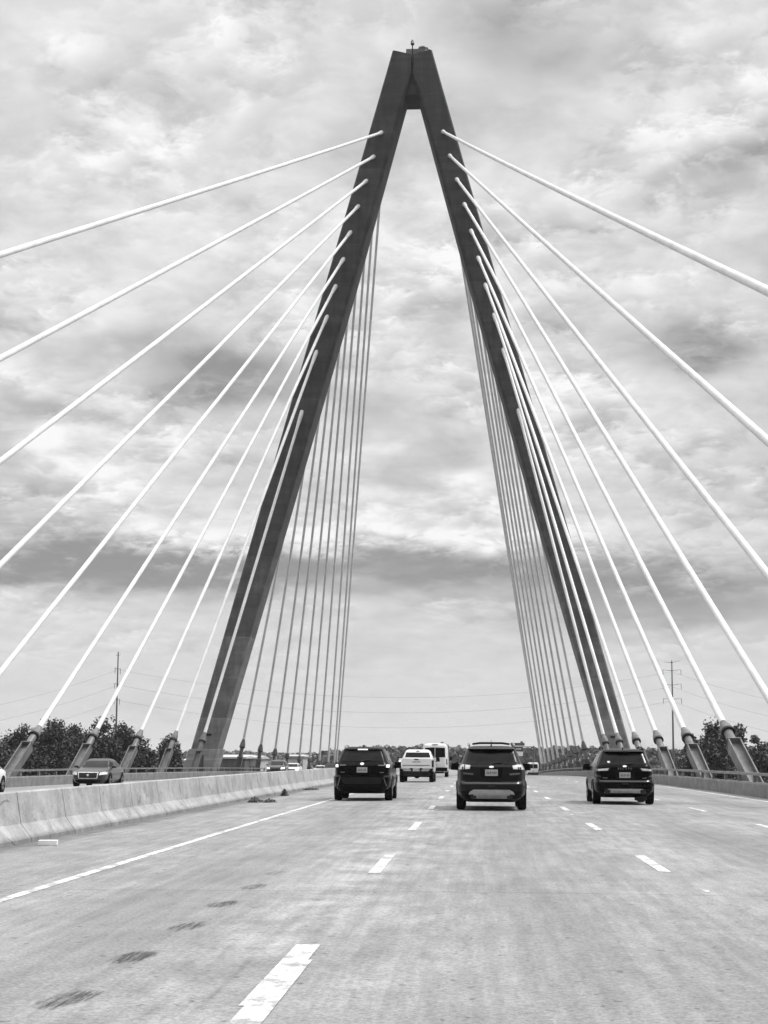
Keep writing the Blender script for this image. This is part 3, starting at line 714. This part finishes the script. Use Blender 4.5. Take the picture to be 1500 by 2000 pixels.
van(-3.42, 136.0, 'tall white van with dark rear windows beside the pickup truck')
van(9.55, 303.0, 'distant white van beyond the crest by the sign post', 2.5)
van(7.0, 346.0, 'distant tall white box van half hidden behind the middle SUV', 4.0)

# oncoming cars (they face the camera)
def oncoming(x, y, label, paint, lit, tall=False, grille=False, rz=PI):
    root = thing('suv' if tall else 'sedan', (0, 0, 0), label, 'SUV' if tall else 'car', 'oncoming cars', rz)
    if tall:
        lv = [(.22, .68, -2.0, 2.0), (.32, .82, -2.15, 2.15), (.5, .90, -2.25, 2.27), (.75, .92, -2.27, 2.27), (.92, .91, -2.25, 2.15), (1.02, .89, -2.22, 1.6), (1.08, .86, -2.18, 1.2), (1.35, .76, -2.0, .6), (1.5, .68, -1.85, .25), (1.58, .6, -1.7, .05), (1.62, .4, -1.4, -.2)]
    else:
        lv = [(.18, .70, -2.2, 2.2), (.28, .83, -2.35, 2.35), (.45, .91, -2.44, 2.45), (.62, .925, -2.46, 2.43), (.76, .915, -2.45, 2.35), (.86, .90, -2.42, 1.95), (.93, .87, -2.3, 1.25), (.98, .84, -2.05, 1.02), (1.18, .73, -1.55, .6), (1.33, .64, -1.15, .2), (1.39, .57, -.95, 0), (1.425, .4, -.7, -.2)]
    sh = Shape(lv, 5.5); F = sh.front; R = sh.rear
    common(root, sh, M[paint], M['rim'], .80, -1.40, 1.42, .335)
    zb, zt = (1.09, 1.48) if tall else (.99, 1.32)
    wb, wt = (.76, .62) if tall else (.75, .58)
    mb = MB(); patch(mb, F, [(-wb, zb), (wb, zb), (wt, zt), (-wt, zt)], .012, 12, 5); mb.build('windscreen', M['glass'], root, smooth=40)
    mb = MB(); patch(mb, R, [(-wb, zb+.03), (wb, zb+.03), (wt, zt), (-wt, zt)], .012, 12, 5); mb.build('rear_window', M['glass'], root, smooth=40)
    sp = [(-1.6, -.8, -.78, -1.35), (-.7, .1, .08, -.68), (.2, .95, .35, .18)] if tall else [(-1.45, -.72, -.72, -1.0), (-.64, .12, .08, -.62), (.2, .9, .25, .16)]
    side_windows(root, sh, sp, zb+.02, zt-.04)
    zl = .78 if tall else .68
    for sg in (-1, 1):
        mb = MB(); patch(mb, F, [(sg*.56, zl-.07), (sg*.87, zl-.03), (sg*.86, zl+.10), (sg*.58, zl+.07)], .03, 6, 4, .08); mb.build('headlight', M['headlamp_lit' if lit else 'lamp_clear'], root, smooth=40)
        mb = MB(); patch(mb, R, [(sg*.56, zl+.02), (sg*.88, zl+.02), (sg*.87, zl+.14), (sg*.58, zl+.12)], .02, 6, 3); mb.build('taillight', M['lamp_dark'], root, smooth=40)
        mirror(root, sg*.99, .80, zb+.03, M[paint], .2, .15)
    mb = MB(); patch(mb, F, [(-.44, .44), (.44, .44), (.50, zl+.06), (-.50, zl+.06)], .014, 8, 3); gr = mb.build('grille', M['ring'], root, smooth=40)
    if grille:
        fr = MB()
        for q in ([(-.50, zl+.05), (.50, zl+.05), (.50, zl+.085), (-.50, zl+.085)], [(-.44, .435), (.44, .435), (.44, .465), (-.44, .465)]):
            patch(fr, F, q, .024, 8, 1)
        for sg in (-1, 1): patch(fr, F, [(sg*.43, .44), (sg*.47, .44), (sg*.52, zl+.08), (sg*.48, zl+.08)], .024, 1, 4)
        fr.build('surround', M['lamp_clear'], gr, smooth=40)
        mb = MB(); disc(mb, F, 0, .60, .07, .06, .03); mb.build('emblem', M['chrome'], gr)
    mb = MB(); patch(mb, F, [(-.70, .23), (.70, .23), (.78, .36), (-.78, .36)], .012, 10, 2); mb.build('lower_intake', M['cladding'], root, smooth=40)
    set_on(root, x, y); root.rotation_euler.x *= -1
    return root
oncoming(-19.35, 86.0, 'dark grey oncoming sedan with bright grille surround beyond the median', 'paint_grey', False, grille=True)
oncoming(-20.85, 69.2, 'white oncoming car cut off at the picture edge beyond the median', 'paint_white', False)
oncoming(-20.0, 169.0, 'grey oncoming SUV with glaring headlights near the far cables', 'paint_mid', True, True)
oncoming(-21.0, 192.0, 'white oncoming car just behind the SUV with glaring headlights', 'paint_white', True)
oncoming(-22.0, 236.0, 'low white oncoming car far along the median', 'paint_white', True)
oncoming(-20.6, 262.0, 'dark oncoming car far along the median behind the low white one', 'paint_grey', True)
oncoming(-17.4, 201.0, 'dark far oncoming car close to the black SUV with lit brake lights', 'paint_black', False)

# ---------------------------------------------------------------- things lying on the road
bx = MB(); bx.box((0, 0, .042), (.30, .16, .08)); o = bx.build('litter_box', M['styrofoam'], None, (-6.86, 27.0, ground_at(-6.86, 27)), bevel=.01); o.rotation_euler.z = .12
tag(o, 'small white box lying on the road beside the foot of the median', 'litter')
def clump(x, y, w, h, label, n=260, d=.2):
    mb = MB()
    for k in range(n):
        a = random.gauss(0, .42)*w; hh = h*max(0, 1-(abs(a)/w)**1.2)
        p = Vector((max(-w, min(w, a)), random.uniform(-d, d), random.random()**1.3*hh))
        d1 = Vector((random.gauss(0, 1), random.gauss(0, 1), random.gauss(0, 1))).normalized()*random.uniform(.03, .08); d2 = d1.orthogonal().normalized()*random.uniform(.008, .02)
        p.z = max(p.z, .02)
        q = [p-d1-d2, p+d1-d2, p+d1+d2, p-d1+d2]
        mb.add([(v.x, v.y, max(.005, v.z)) for v in q], [(0, 1, 2, 3)])
    o = mb.build('debris_clump', M['weed'], None, (x, y, ground_at(x, y))); tag(o, label, 'debris', 'debris along the median')
clump(-6.78, 51.5, .2, .15, 'dark peaked clump of dry weeds on the shoulder by the median')
clump(-6.35, 51.5, .24, .07, 'low flat strip of weeds right of the peaked clump')
clump(-6.86, 60.0, .12, .24, 'round dark tuft standing on the shoulder against the median', 340, .1)
clump(-7.0, 71.0, .3, .06, 'thin dark scrap on the shoulder near the left SUV', 160, .08)

# ---------------------------------------------------------------- terrain
def smooth(a, b, x): k = min(1, max(0, (x-a)/(b-a))); return k*k*(3-2*k)
def terrain(x, y):
    z = -18 + 10.4*smooth(300, 390, y)
    if y > 312:
        k = 1-smooth(18, 45, abs(x+7)); z = max(z, (roadz(y)-.35)*k + z*(1-k)) if y < 480 else z
    return z + .4*math.sin(x*.05)*math.sin(y*.037)*smooth(40, 90, abs(x+7))
xs = [-2400, -1800, -1100, -700] + list(range(-500, -100, 40)) + list(range(-100, 101, 8)) + list(range(140, 501, 40)) + [700, 1100, 1800, 2400]
ys = [-1200, -700, -400, -150] + list(range(-50, 300, 25)) + list(range(300, 520, 8)) + [560, 640, 760, 900, 1100, 1400, 1800, 2300]
mb = MB(); n = len(xs)
mb.add([(x, y, terrain(x, y)) for y in ys for x in xs], [(j*n+i, j*n+i+1, (j+1)*n+i+1, (j+1)*n+i) for j in range(len(ys)-1) for i in range(n-1)])
tag(mb.build('ground', M['ground'], smooth=60), kind='structure')

# far wooded ridges: one mass of tree tops each
def ridge(prof, Y, base, depth, label, seed, step=2.2, size=1.7):
    rnd = random.Random(seed); mb = MB()
    px = prof[0][0]
    while px < prof[-1][0]:
        top = interp(prof, px)
        for row in range(4):
            yy = Y + row*depth/4 + rnd.uniform(-6, 6)
            p = at_y(px, top, Y); zt = p.z + (0 if row == 1 else -rnd.uniform(.3, 1.6)) - (0 if row else 2.0) + rnd.uniform(-.6, .45)
            rr = size*rnd.uniform(.8, 1.5)*Y/900
            x = p.x*yy/Y + rnd.uniform(-2, 2)
            for lv in range(4):
                c = Vector((x+rnd.uniform(-1, 1)*rr*.8, yy, zt-rr*.8-lv*rr*1.3)); 
                if c.z < base-1: break
                for k in range(26):
                    d = Vector((rnd.gauss(0, 1), rnd.gauss(0, 1), rnd.gauss(0, .8))).normalized(); q = c + d*rr*rnd.uniform(.55, 1.0)
                    t = d.orthogonal().normalized()*rr*rnd.uniform(.3, .55); s2 = d.cross(t).normalized()*rr*rnd.uniform(.25, .5)
                    t = t + d*rnd.uniform(-.3, .3)*rr; 
                    mb.add([q-t-s2, q+t-s2, q+t+s2, q-t+s2], [(0, 1, 2, 3)])
        px += step*3322/Y*size/2.2*1.3
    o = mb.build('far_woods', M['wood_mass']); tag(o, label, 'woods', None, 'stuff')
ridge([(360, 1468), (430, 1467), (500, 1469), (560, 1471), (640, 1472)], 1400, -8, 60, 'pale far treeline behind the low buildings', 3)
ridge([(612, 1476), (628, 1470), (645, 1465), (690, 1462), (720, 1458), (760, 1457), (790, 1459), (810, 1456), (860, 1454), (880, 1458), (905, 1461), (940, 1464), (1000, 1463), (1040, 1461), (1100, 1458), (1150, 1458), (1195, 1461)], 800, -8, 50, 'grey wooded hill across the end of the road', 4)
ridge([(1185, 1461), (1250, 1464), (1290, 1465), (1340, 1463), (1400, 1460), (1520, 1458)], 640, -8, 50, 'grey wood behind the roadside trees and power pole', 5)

# individual trees below the bridge
def tree(px, Y, top_px, half_px, label, leaf, seed, base=-18, squash=1.0, group='trees beside the bridge'):
    rnd = random.Random(seed); p = at_y(px, top_px, Y); x = p.x; H = p.z-base; sc = 3322/Y; rad = half_px/sc
    root = thing('tree', (x, Y, base), label, 'tree', group)
    tr = MB(); tr.tube([(0, 0, -.5), (.1, 0, H*.2), (-.1, .1, H*.45), (.1, 0, H*.75)], [.42, .34, .26, .1], 9)
    limbs = []
    for k in range(8):
        a = 2*PI*k/8+rnd.uniform(-.3, .3); h0 = H*rnd.uniform(.25, .6)
        e = Vector((math.cos(a)*rad*.75, math.sin(a)*rad*.75, min(H*.92, h0+H*rnd.uniform(.15, .35))))
        tr.tube([(0, 0, h0), (e.x*.5, e.y*.5, h0+(e.z-h0)*.6), e], [.16, .1, .04], 6)
    tr.build('trunk', M['bark'], root, smooth=60)
    mb = MB(); cz, hz = H*.66, H*.34
    ncl = 120 if 'lower' not in group else 70
    for c in range(ncl):
        while True:
            d = Vector((rnd.uniform(-1, 1), rnd.uniform(-1, 1), rnd.uniform(-1, 1)))
            if .25 < d.length < 1: break
        wz = 1-.5*max(0, d.z)**1.5
        cr = rad*rnd.uniform(.2, .4)
        cc = Vector((d.x*rad*.95*wz, d.y*rad*.95*wz, cz+d.z*(hz-cr*.7)))
        if c < 3: cc = Vector((rnd.uniform(-.12, .12)*rad, 0, H-cr*(.8+1.1*c)))
        for k in range(120):
            dd = Vector((rnd.gauss(0, 1), rnd.gauss(0, 1), rnd.gauss(0, .75))); dd = dd.normalized()*cr*rnd.uniform(.3, 1.1)*(1+.1*rnd.random())
            q = cc + dd; a = Vector((rnd.gauss(0, 1), rnd.gauss(0, 1), rnd.gauss(0, 1))).normalized(); b = a.orthogonal().normalized()
            b.rotate(Matrix.Rotation(rnd.uniform(0, 6.28), 3, a)); c2 = a.cross(b); l, w2 = rnd.uniform(.14, .30), rnd.uniform(.09, .18)
            mb.add([q-b*l, q+c2*w2, q+b*l, q-c2*w2], [(0, 1, 2, 3)])
    mb.build('crown', leaf, root)
    return root
LT = [(-25, 1422, 74), (40, 1414, 60), (104, 1403, 62), (152, 1412, 50), (200, 1399, 54), (243, 1411, 46), (282, 1440, 40), (330, 1436, 38)]
LN = ['broad dark tree at the left edge beyond the oncoming lanes', 'dark tree behind the anchor of the leftmost low cable', 'tall dark tree between the first two cable anchors', 'dark tree right of the tall one, partly behind it',
      'tallest dark tree behind the cable above the dark sedan', 'dark tree under the left power pole', 'shorter dark tree right of the left power pole', 'small dark tree between the last cable anchors and the pylon foot']
for i, (a, b, c) in enumerate(LT): tree(a, 236+9*((i*37) % 4), b, c, LN[i], M['leaf'], 20+i)
BN = ['back-row tree showing between the left-edge tree and the leftmost anchor', 'back-row tree just right of the leftmost low cable anchor', 'back-row tree behind the tall tree between the first two cable anchors', 'back-row tree behind the second cable anchor from the left, above the dark sedan',
      'back-row tree behind the left power pole', 'low back-row tree behind the third cable anchor from the left', 'low back-row tree behind the small tree next to the pylon foot']
for i, (a, b, c) in enumerate([(8, 1430, 60), (72, 1424, 60), (128, 1420, 56), (176, 1424, 56), (226, 1428, 50), (275, 1452, 44), (325, 1460, 40)]):
    tree(a, 285+6*(i % 3), b, c, BN[i], M['leaf'], 60+i, group='lower trees behind')
RT = [(1350, 1434, 34), (1396, 1405, 54), (1440, 1414, 42), (1480, 1438, 42), (1518, 1424, 40)]
RN = ['small tree behind the third cable anchor from the right edge', 'large tree behind the two rightmost cable anchors', 'tree right of the large one behind the last cable anchor', 'low tree near the right edge beyond the parapet', 'tree cut by the right edge of the picture']
for i, (a, b, c) in enumerate(RT): tree(a, 205+8*(i % 3), b, c, RN[i], M['leaf_mid'], 40+i)
BR = ['low back-row tree just right of the power pole with crossarms', 'low back-row tree under the large tree behind the two rightmost anchors', 'low back-row tree right of the last cable anchor beyond the parapet']
for i, (a, b, c) in enumerate([(1365, 1468, 36), (1420, 1466, 40), (1475, 1466, 40)]):
    tree(a, 238, b, c, BR[i], M['leaf_mid'], 80+i, group='lower trees at right')

# ---------------------------------------------------------------- buildings far left
def building(px0, px1, py, Y, depth, label, wall, roof, pitch=.7, bays=6, base=-7.9):
    a, b = at_y(px0, py, Y), at_y(px1, py, Y); w = b.x-a.x; zt = a.z
    root = thing('warehouse', ((a.x+b.x)/2, Y, base), label, 'building', 'sheds across the river'); h = zt-base
    mb = MB(); mb.box((0, depth/2, h/2-.2), (w, depth, h-.4)); mb.build('wall', wall, root)
    mb = MB(); e = .5
    mb.hexa([(-w/2-e, -e, h-.42), (w/2+e, -e, h-.42), (w/2+e, depth+e, h-.42), (-w/2-e, depth+e, h-.42), (-w/2-e, -e, h), (w/2+e, -e, h), (w/2+e, depth/2, h+pitch), (-w/2-e, depth/2, h+pitch)])
    mb.build('roof', roof, root)
    for k in range(bays):
        xk = -w/2+w*(k+.5)/bays
        mb = MB(); mb.box((xk, -.06, h*.38), (w/bays*.55, .1, h*.6)); mb.build('loading_door', M['paint_mid'] if k % 2 else M['wall_dark'], root)
    return root
building(418, 478, 1478, 430, 30, 'long low dark-walled shed with pale roof right of the pylon foot', M['wall_dark'], M['roof_pale'], .5, 7)
building(480, 505, 1479, 440, 20, 'narrow pale shed right of the long dark-walled one', M['wall_pale'], M['roof_pale'], .4, 4)
building(560, 592, 1476, 520, 24, 'small pale block behind the oncoming SUV', M['wall_pale'], M['roof_pale'], .3, 3)
building(345, 374, 1484, 440, 20, 'small pale block left of the pylon foot', M['wall_pale'], M['roof_pale'], .3, 3)

# ---------------------------------------------------------------- power poles and wires
YL = 400.0
def power_pole(px, top, Y, base, ang, label, levels):
    p = at_y(px, top, Y); h = p.z-base
    root = thing('power_pole', (p.x, Y, base), label, 'power pole', 'steel power poles', ang)
    MB().tube([(0, 0, -1), (0, 0, h*.5), (0, 0, h)], [.32, .23, .13], 10).build('pole', M['pole'], root, smooth=50)
    tips = []
    for i, py in enumerate(levels):
        z = at_y(px, py, Y).z-base
        am = MB(); L = 1.05 if i == 0 else 1.15
        am.tube([(-L*2, 0, z+.1 if i else z), (0, 0, z-.15), (L*2, 0, z+(.35 if i == 0 else .2))], [.04, .075, .04], 6); arm = am.build('crossarm', M['pole'], root)
        if i:
            for sg in (-1, 1):
                ins = MB(); ins.tube([(sg*L*2, 0, z+.1), (sg*L*2, 0, z-1.2)], .065, 6); ins.build('insulator', M['pole'], arm)
                tips.append(Vector((sg*L*2*math.cos(ang), sg*L*2*math.sin(ang), z-1.2+base)) + Vector((p.x, Y, 0)))
    return root, p, h
lvl_l = [1280, 1306, 1336, 1366]
lvl_r = [1293, 1309, 1337, 1365]
power_pole(231, 1273, YL, -18, PI/2*.96, 'slim power pole rising behind the left trees', lvl_l)
power_pole(1312, 1290, YL+30, -9, .12, 'slim power pole with crossarms rising behind the right cables', lvl_r)
def wire(a, b, sag, label):
    a, b = Vector(a), Vector(b); mid = (a+b)/2; root = thing('overhead_wire', a, label, 'wire', 'overhead power wires'); pts = []
    for k in range(25):
        s = k/24; p = a.lerp(b, s); p.z -= sag*4*s*(1-s); pts.append(p-a)
    MB().tube(pts, .02, 5).build('conductor', M['wire'], root)
for nm, yl, yr, yo, yro in (('upper', 1308, 1312, 1358, 1345), ('middle', 1338, 1341, 1390, 1385), ('lower', 1368, 1369, 1420, 1420)):
    A = at_y(231, yl, YL); B = at_y(1312, yr, YL+30)
    # measured sag of the middle span from the photograph: about 52 px at mid span
    wire(A, B, 6.6, f'{nm} power wire spanning between the two power poles')
    wire(A, at_y(-420, yo+60, 330), 3.5, f'{nm} power wire running left from the left power pole')
    wire(B, at_y(1900, yro+60, 330), 3.0, f'{nm} power wire running right from the right power pole')

# ---------------------------------------------------------------- road sign over the far end
def highway_sign():
    Y = 335.0; s = 3322/Y
    X = (1042-935)/s; zb = roadz(Y)-.3
    root = thing('highway_sign', (X+.0, Y, zb), 'cantilever highway sign on a post past the crest, right of the middle SUV', 'road sign')
    zt = at_y(1042, 1457, Y).z-zb
    MB().tube([(0, 0, 0), (0, 0, zt)], [.22, .16], 10).build('post', M['pole'], root, smooth=50)
    def px(x): return (x-1042)/s
    def pz(y): return at_y(1020, y, Y).z-zb
    for y in (1458.5, 1469.5): MB().tube([(0, 0, pz(y)), (px(1000), 0, pz(y))], .09, 6).build('arm', M['pole'], root)
    def panel(nm, x0, x1, y0, y1, m): 
        mb = MB(); mb.box((px((x0+x1)/2), -.2, (pz(y0)+pz(y1))/2), ((x1-x0)/s, .08, pz(y0)-pz(y1))); return mb.build(nm, m, root)
    a = panel('sign_panel', 997, 1024, 1451, 1456.6, M['sign_dark']); tab = panel('exit_tab', 1016, 1021, 1448, 1450.8, M['sign_dark'])
    b = panel('sign_panel', 1001, 1021, 1458.4, 1467, M['sign_dark']); panel('sign_panel', 1007, 1021, 1468.2, 1476.5, M['sign_white'])
    mb = MB()
    for k in range(4): mb.box((px(1008.6+2.6*k), -.25, pz(1462.8)), (.17, .02, .22))
    mb.build('lettering', M['paint_white'], b)
    mb = MB()
    for k in range(6): mb.box((px(1000.6+3.6*k), -.25, pz(1453.8)), (.22, .02, .2))
    mb.build('lettering', M['paint_mid'], a)
highway_sign()

# ---------------------------------------------------------------- sky, sun
HAZE = 1.15e-4
SUN_EL, SUN_AZ = math.radians(56), math.radians(78)       # azimuth from straight ahead towards the right
W = bpy.data.worlds.new('World'); S.world = W; W.use_nodes = True
t = NT(W.node_tree)
for n_ in list(t.n): t.n.remove(n_)
out = t.node('ShaderNodeOutputWorld'); bg = t.node('ShaderNodeBackground'); t.l.new(bg.outputs[0], out.inputs[0])
d = t.node('ShaderNodeTexCoord').outputs['Generated']
x, y, z = t.sep(d)
zc = t.m('MAXIMUM', z, 0.0)
az = t.m('ARCTAN2', x, y); el = t.m('ARCSINE', z)
den = t.m('ADD', zc, .26)
p = t.comb(t.m('DIVIDE', x, den), t.m('DIVIDE', y, den), 0.0)
wcol = t.vm('SUBTRACT', t.noise(p, 8, 2, .6, 0, True), (.5, .5, .5))
p2 = t.vm('ADD', p, t.vm('SCALE', wcol, None, .055))
n1 = t.noise(p2, 3.7, 3, .5); n2 = t.noise(t.vm('ADD', p2, (3.1, 7.7, 0)), 11, 6, .60); n3 = t.noise(t.vm('ADD', p2, (9.3, 1.7, 0)), 42, 5, .66)
vo = t.node('ShaderNodeTexVoronoi', feature='SMOOTH_F1', voronoi_dimensions='2D')
t.l.new(t.vm('ADD', p2, t.vm('SCALE', t.comb(n2, n3, 0.0), None, .10)), vo.inputs['Vector'])
vo.inputs['Scale'].default_value = 15; vo.inputs['Detail'].default_value = 1.0; vo.inputs['Roughness'].default_value = .6; vo.inputs['Smoothness'].default_value = .9
puff = t.m('SUBTRACT', .36, vo.outputs['Distance'])
heap = t.ramp(n1, .42, .60)                 # where the cover breaks into heaps; elsewhere it is a smooth sheet
body = t.m('ADD', t.m('MULTIPLY', t.m('SUBTRACT', n1, .5), .50), t.m('MULTIPLY', t.m('SUBTRACT', n2, .5), .42))
body = t.m('ADD', body, t.m('MULTIPLY', t.m('SUBTRACT', n3, .5), t.m('ADD', .12, t.m('MULTIPLY', heap, .28))))
body = t.m('ADD', body, t.m('MULTIPLY', puff, t.m('ADD', .06, t.m('MULTIPLY', heap, .26))))
lowfade = t.ramp(el, math.radians(1.0), math.radians(7.0), .15, 1)
val = t.m('ADD', .765, t.m('MULTIPLY', t.m('MULTIPLY', body, 1.2), lowfade))
# banks of cloud: dark undersides and bright heaps in their places in the sky (px, py, sx, sy, strength)
BLOBS = [(430, 715, 95, 48, -.36), (520, 745, 80, 34, -.16), (330, 770, 90, 34, -.12), (40, 800, 70, 34, -.24), (0, 620, 60, 50, -.14), (45, 735, 38, 30, .24), (125, 870, 70, 42, .26), (200, 940, 60, 40, .16), (70, 965, 80, 44, -.22), (480, 880, 60, 60, -.08),
         (258, 272, 52, 36, .16), (140, 255, 60, 40, -.07), (130, 85, 60, 24, .10), (300, 440, 260, 130, .03), (1000, 60, 125, 60, -.24), (1110, 110, 80, 40, -.10), (1450, 200, 70, 50, .14), (1340, 250, 60, 40, .10), (1485, 300, 70, 44, -.24), (1390, 330, 50, 30, -.10), (1480, 30, 70, 30, .08),
         (1390, 672, 115, 28, -.36), (1300, 650, 70, 40, -.12), (1180, 560, 90, 60, .05), (1110, 738, 60, 20, .20), (880, 528, 40, 20, .22), (800, 440, 60, 80, .10), (1090, 640, 60, 40, -.08), (850, 600, 60, 30, -.12),
         (730, 880, 60, 30, .12), (900, 950, 100, 20, .18), (320, 1010, 110, 30, .12), (860, 975, 40, 14, -.12), (780, 800, 90, 40, -.06), (60, 1090, 200, 44, -.22), (330, 1115, 200, 42, -.20), (560, 1125, 150, 32, -.10), (850, 1105, 220, 32, -.21), (1300, 1160, 290, 52, -.23), (1160, 1110, 130, 24, -.12), (1390, 960, 130, 50, -.08), (1450, 880, 90, 60, -.06),
         (600, 1045, 300, 18, .12), (1000, 1040, 200, 20, .10), (750, 1320, 1400, 110, -.03), (150, 560, 140, 60, .03), (1050, 900, 120, 40, .02), (700, 40, 300, 60, .03), (110, 1180, 200, 30, .03)]
mod = t.m('ADD', t.ramp(n2, .3, .68, .5, 1.3), t.m('MULTIPLY', t.m('SUBTRACT', n3, .5), .8))
wx_, wy_, _ = t.sep(wcol)
azw = t.m('ADD', t.m('ADD', az, t.m('MULTIPLY', wx_, .06)), t.m('MULTIPLY', t.m('SUBTRACT', n2, .5), .03))
elw = t.m('ADD', t.m('ADD', el, t.m('MULTIPLY', wy_, .03)), t.m('MULTIPLY', t.m('SUBTRACT', n3, .5), .012))
acc = band = None
for (bx_, by_, sx, sy, amp) in BLOBS:
    dv = viewdir(bx_, by_).normalized(); a0 = math.atan2(dv.x, dv.y); e0 = math.asin(dv.z)
    da = t.m('MULTIPLY', t.m('SUBTRACT', azw, a0), 3322/sx*math.cos(e0)); de = t.m('MULTIPLY', t.m('SUBTRACT', elw, e0), 3322/sy)
    g = t.m('EXPONENT', t.m('MULTIPLY', t.m('ADD', t.m('MULTIPLY', da, da), t.m('MULTIPLY', de, de)), -.6))
    term = t.m('MULTIPLY', g, amp)
    if sx >= 140: term = t.m('MULTIPLY', term, 1.65); band = term if band is None else t.m('ADD', band, term)
    else: acc = term if acc is None else t.m('ADD', acc, term)
val = t.m('ADD', val, t.m('ADD', t.m('MULTIPLY', acc, mod), t.m('MULTIPLY', band, t.ramp(n2, .3, .7, .8, 1.15))))
val = t.m('MINIMUM', t.m('SMOOTH_MAX', val, .30, .12), .97)
# clear air seen through the thinner cloud: the Nishita sky, without colour
sky = t.node('ShaderNodeTexSky', sky_type='NISHITA', sun_disc=False, sun_elevation=SUN_EL, sun_rotation=SUN_AZ)
bw = t.node('ShaderNodeRGBToBW'); t.l.new(sky.outputs[0], bw.inputs[0])
clear = t.m('MULTIPLY', bw.outputs[0], .10)
gap = t.ramp(n1, .30, .44, .25, 0)
val = t.m('ADD', t.m('MULTIPLY', val, t.m('SUBTRACT', 1, gap)), t.m('MULTIPLY', t.m('MINIMUM', clear, .9), gap))
# overcast: brightest overhead; unseen low sky behind the camera dimmed to darken faces turned that way
val = t.m('MULTIPLY', val, t.ramp(z, .47, .90, 1, 2.8))
back = t.ramp(y, -.30, .25, .30, 1)
val = t.m('MULTIPLY', val, t.m('ADD', back, t.m('MULTIPLY', t.m('SUBTRACT', 1, back), t.ramp(z, .28, .62))))
val = t.m('MULTIPLY', val, t.ramp(z, -.2, -.01, .25, 1))
cc = t.node('ShaderNodeCombineColor')
for i in range(3): t.l.new(val, cc.inputs[i])
t.l.new(cc.outputs[0], bg.inputs[0]); bg.inputs[1].default_value = 1.0

sd = bpy.data.lights.new('sun', 'SUN'); sd.energy = 2.4; sd.angle = math.radians(12); sd.color = (1, 1, 1)
so = bpy.data.objects.new('sun', sd); COL.objects.link(so)
dirv = Vector((math.sin(SUN_AZ)*math.cos(SUN_EL), math.cos(SUN_AZ)*math.cos(SUN_EL), math.sin(SUN_EL)))
so.rotation_euler = dirv.to_track_quat('Z', 'Y').to_euler(); so.location = (60, 100, 90)

hz = bpy.data.materials.new('haze_air'); hz.use_nodes = True
hz.node_tree.nodes.clear(); ho = hz.node_tree.nodes.new('ShaderNodeOutputMaterial'); hv = hz.node_tree.nodes.new('ShaderNodeVolumePrincipled')
hv.inputs['Color'].default_value = (.95, .95, .95, 1); hv.inputs['Density'].default_value = HAZE; hv.inputs['Anisotropy'].default_value = .2
hz.node_tree.links.new(hv.outputs[0], ho.inputs['Volume'])
mb = MB(); mb.box((0, 550, 30), (4860, 3560, 104)); tag(mb.build('haze', hz), kind='stuff')
S.view_settings.view_transform = 'Standard'; S.view_settings.look = 'None'; S.view_settings.exposure = 0; S.view_settings.gamma = 1
S.render.engine = 'CYCLES'
S.cycles.max_bounces = 6; S.cycles.diffuse_bounces = 3; S.cycles.glossy_bounces = 3
S.cycles.use_denoising = True
S.cycles.sampling_pattern = 'BLUE_NOISE'
S.cycles.sample_clamp_direct = 6; S.cycles.sample_clamp_indirect = 2
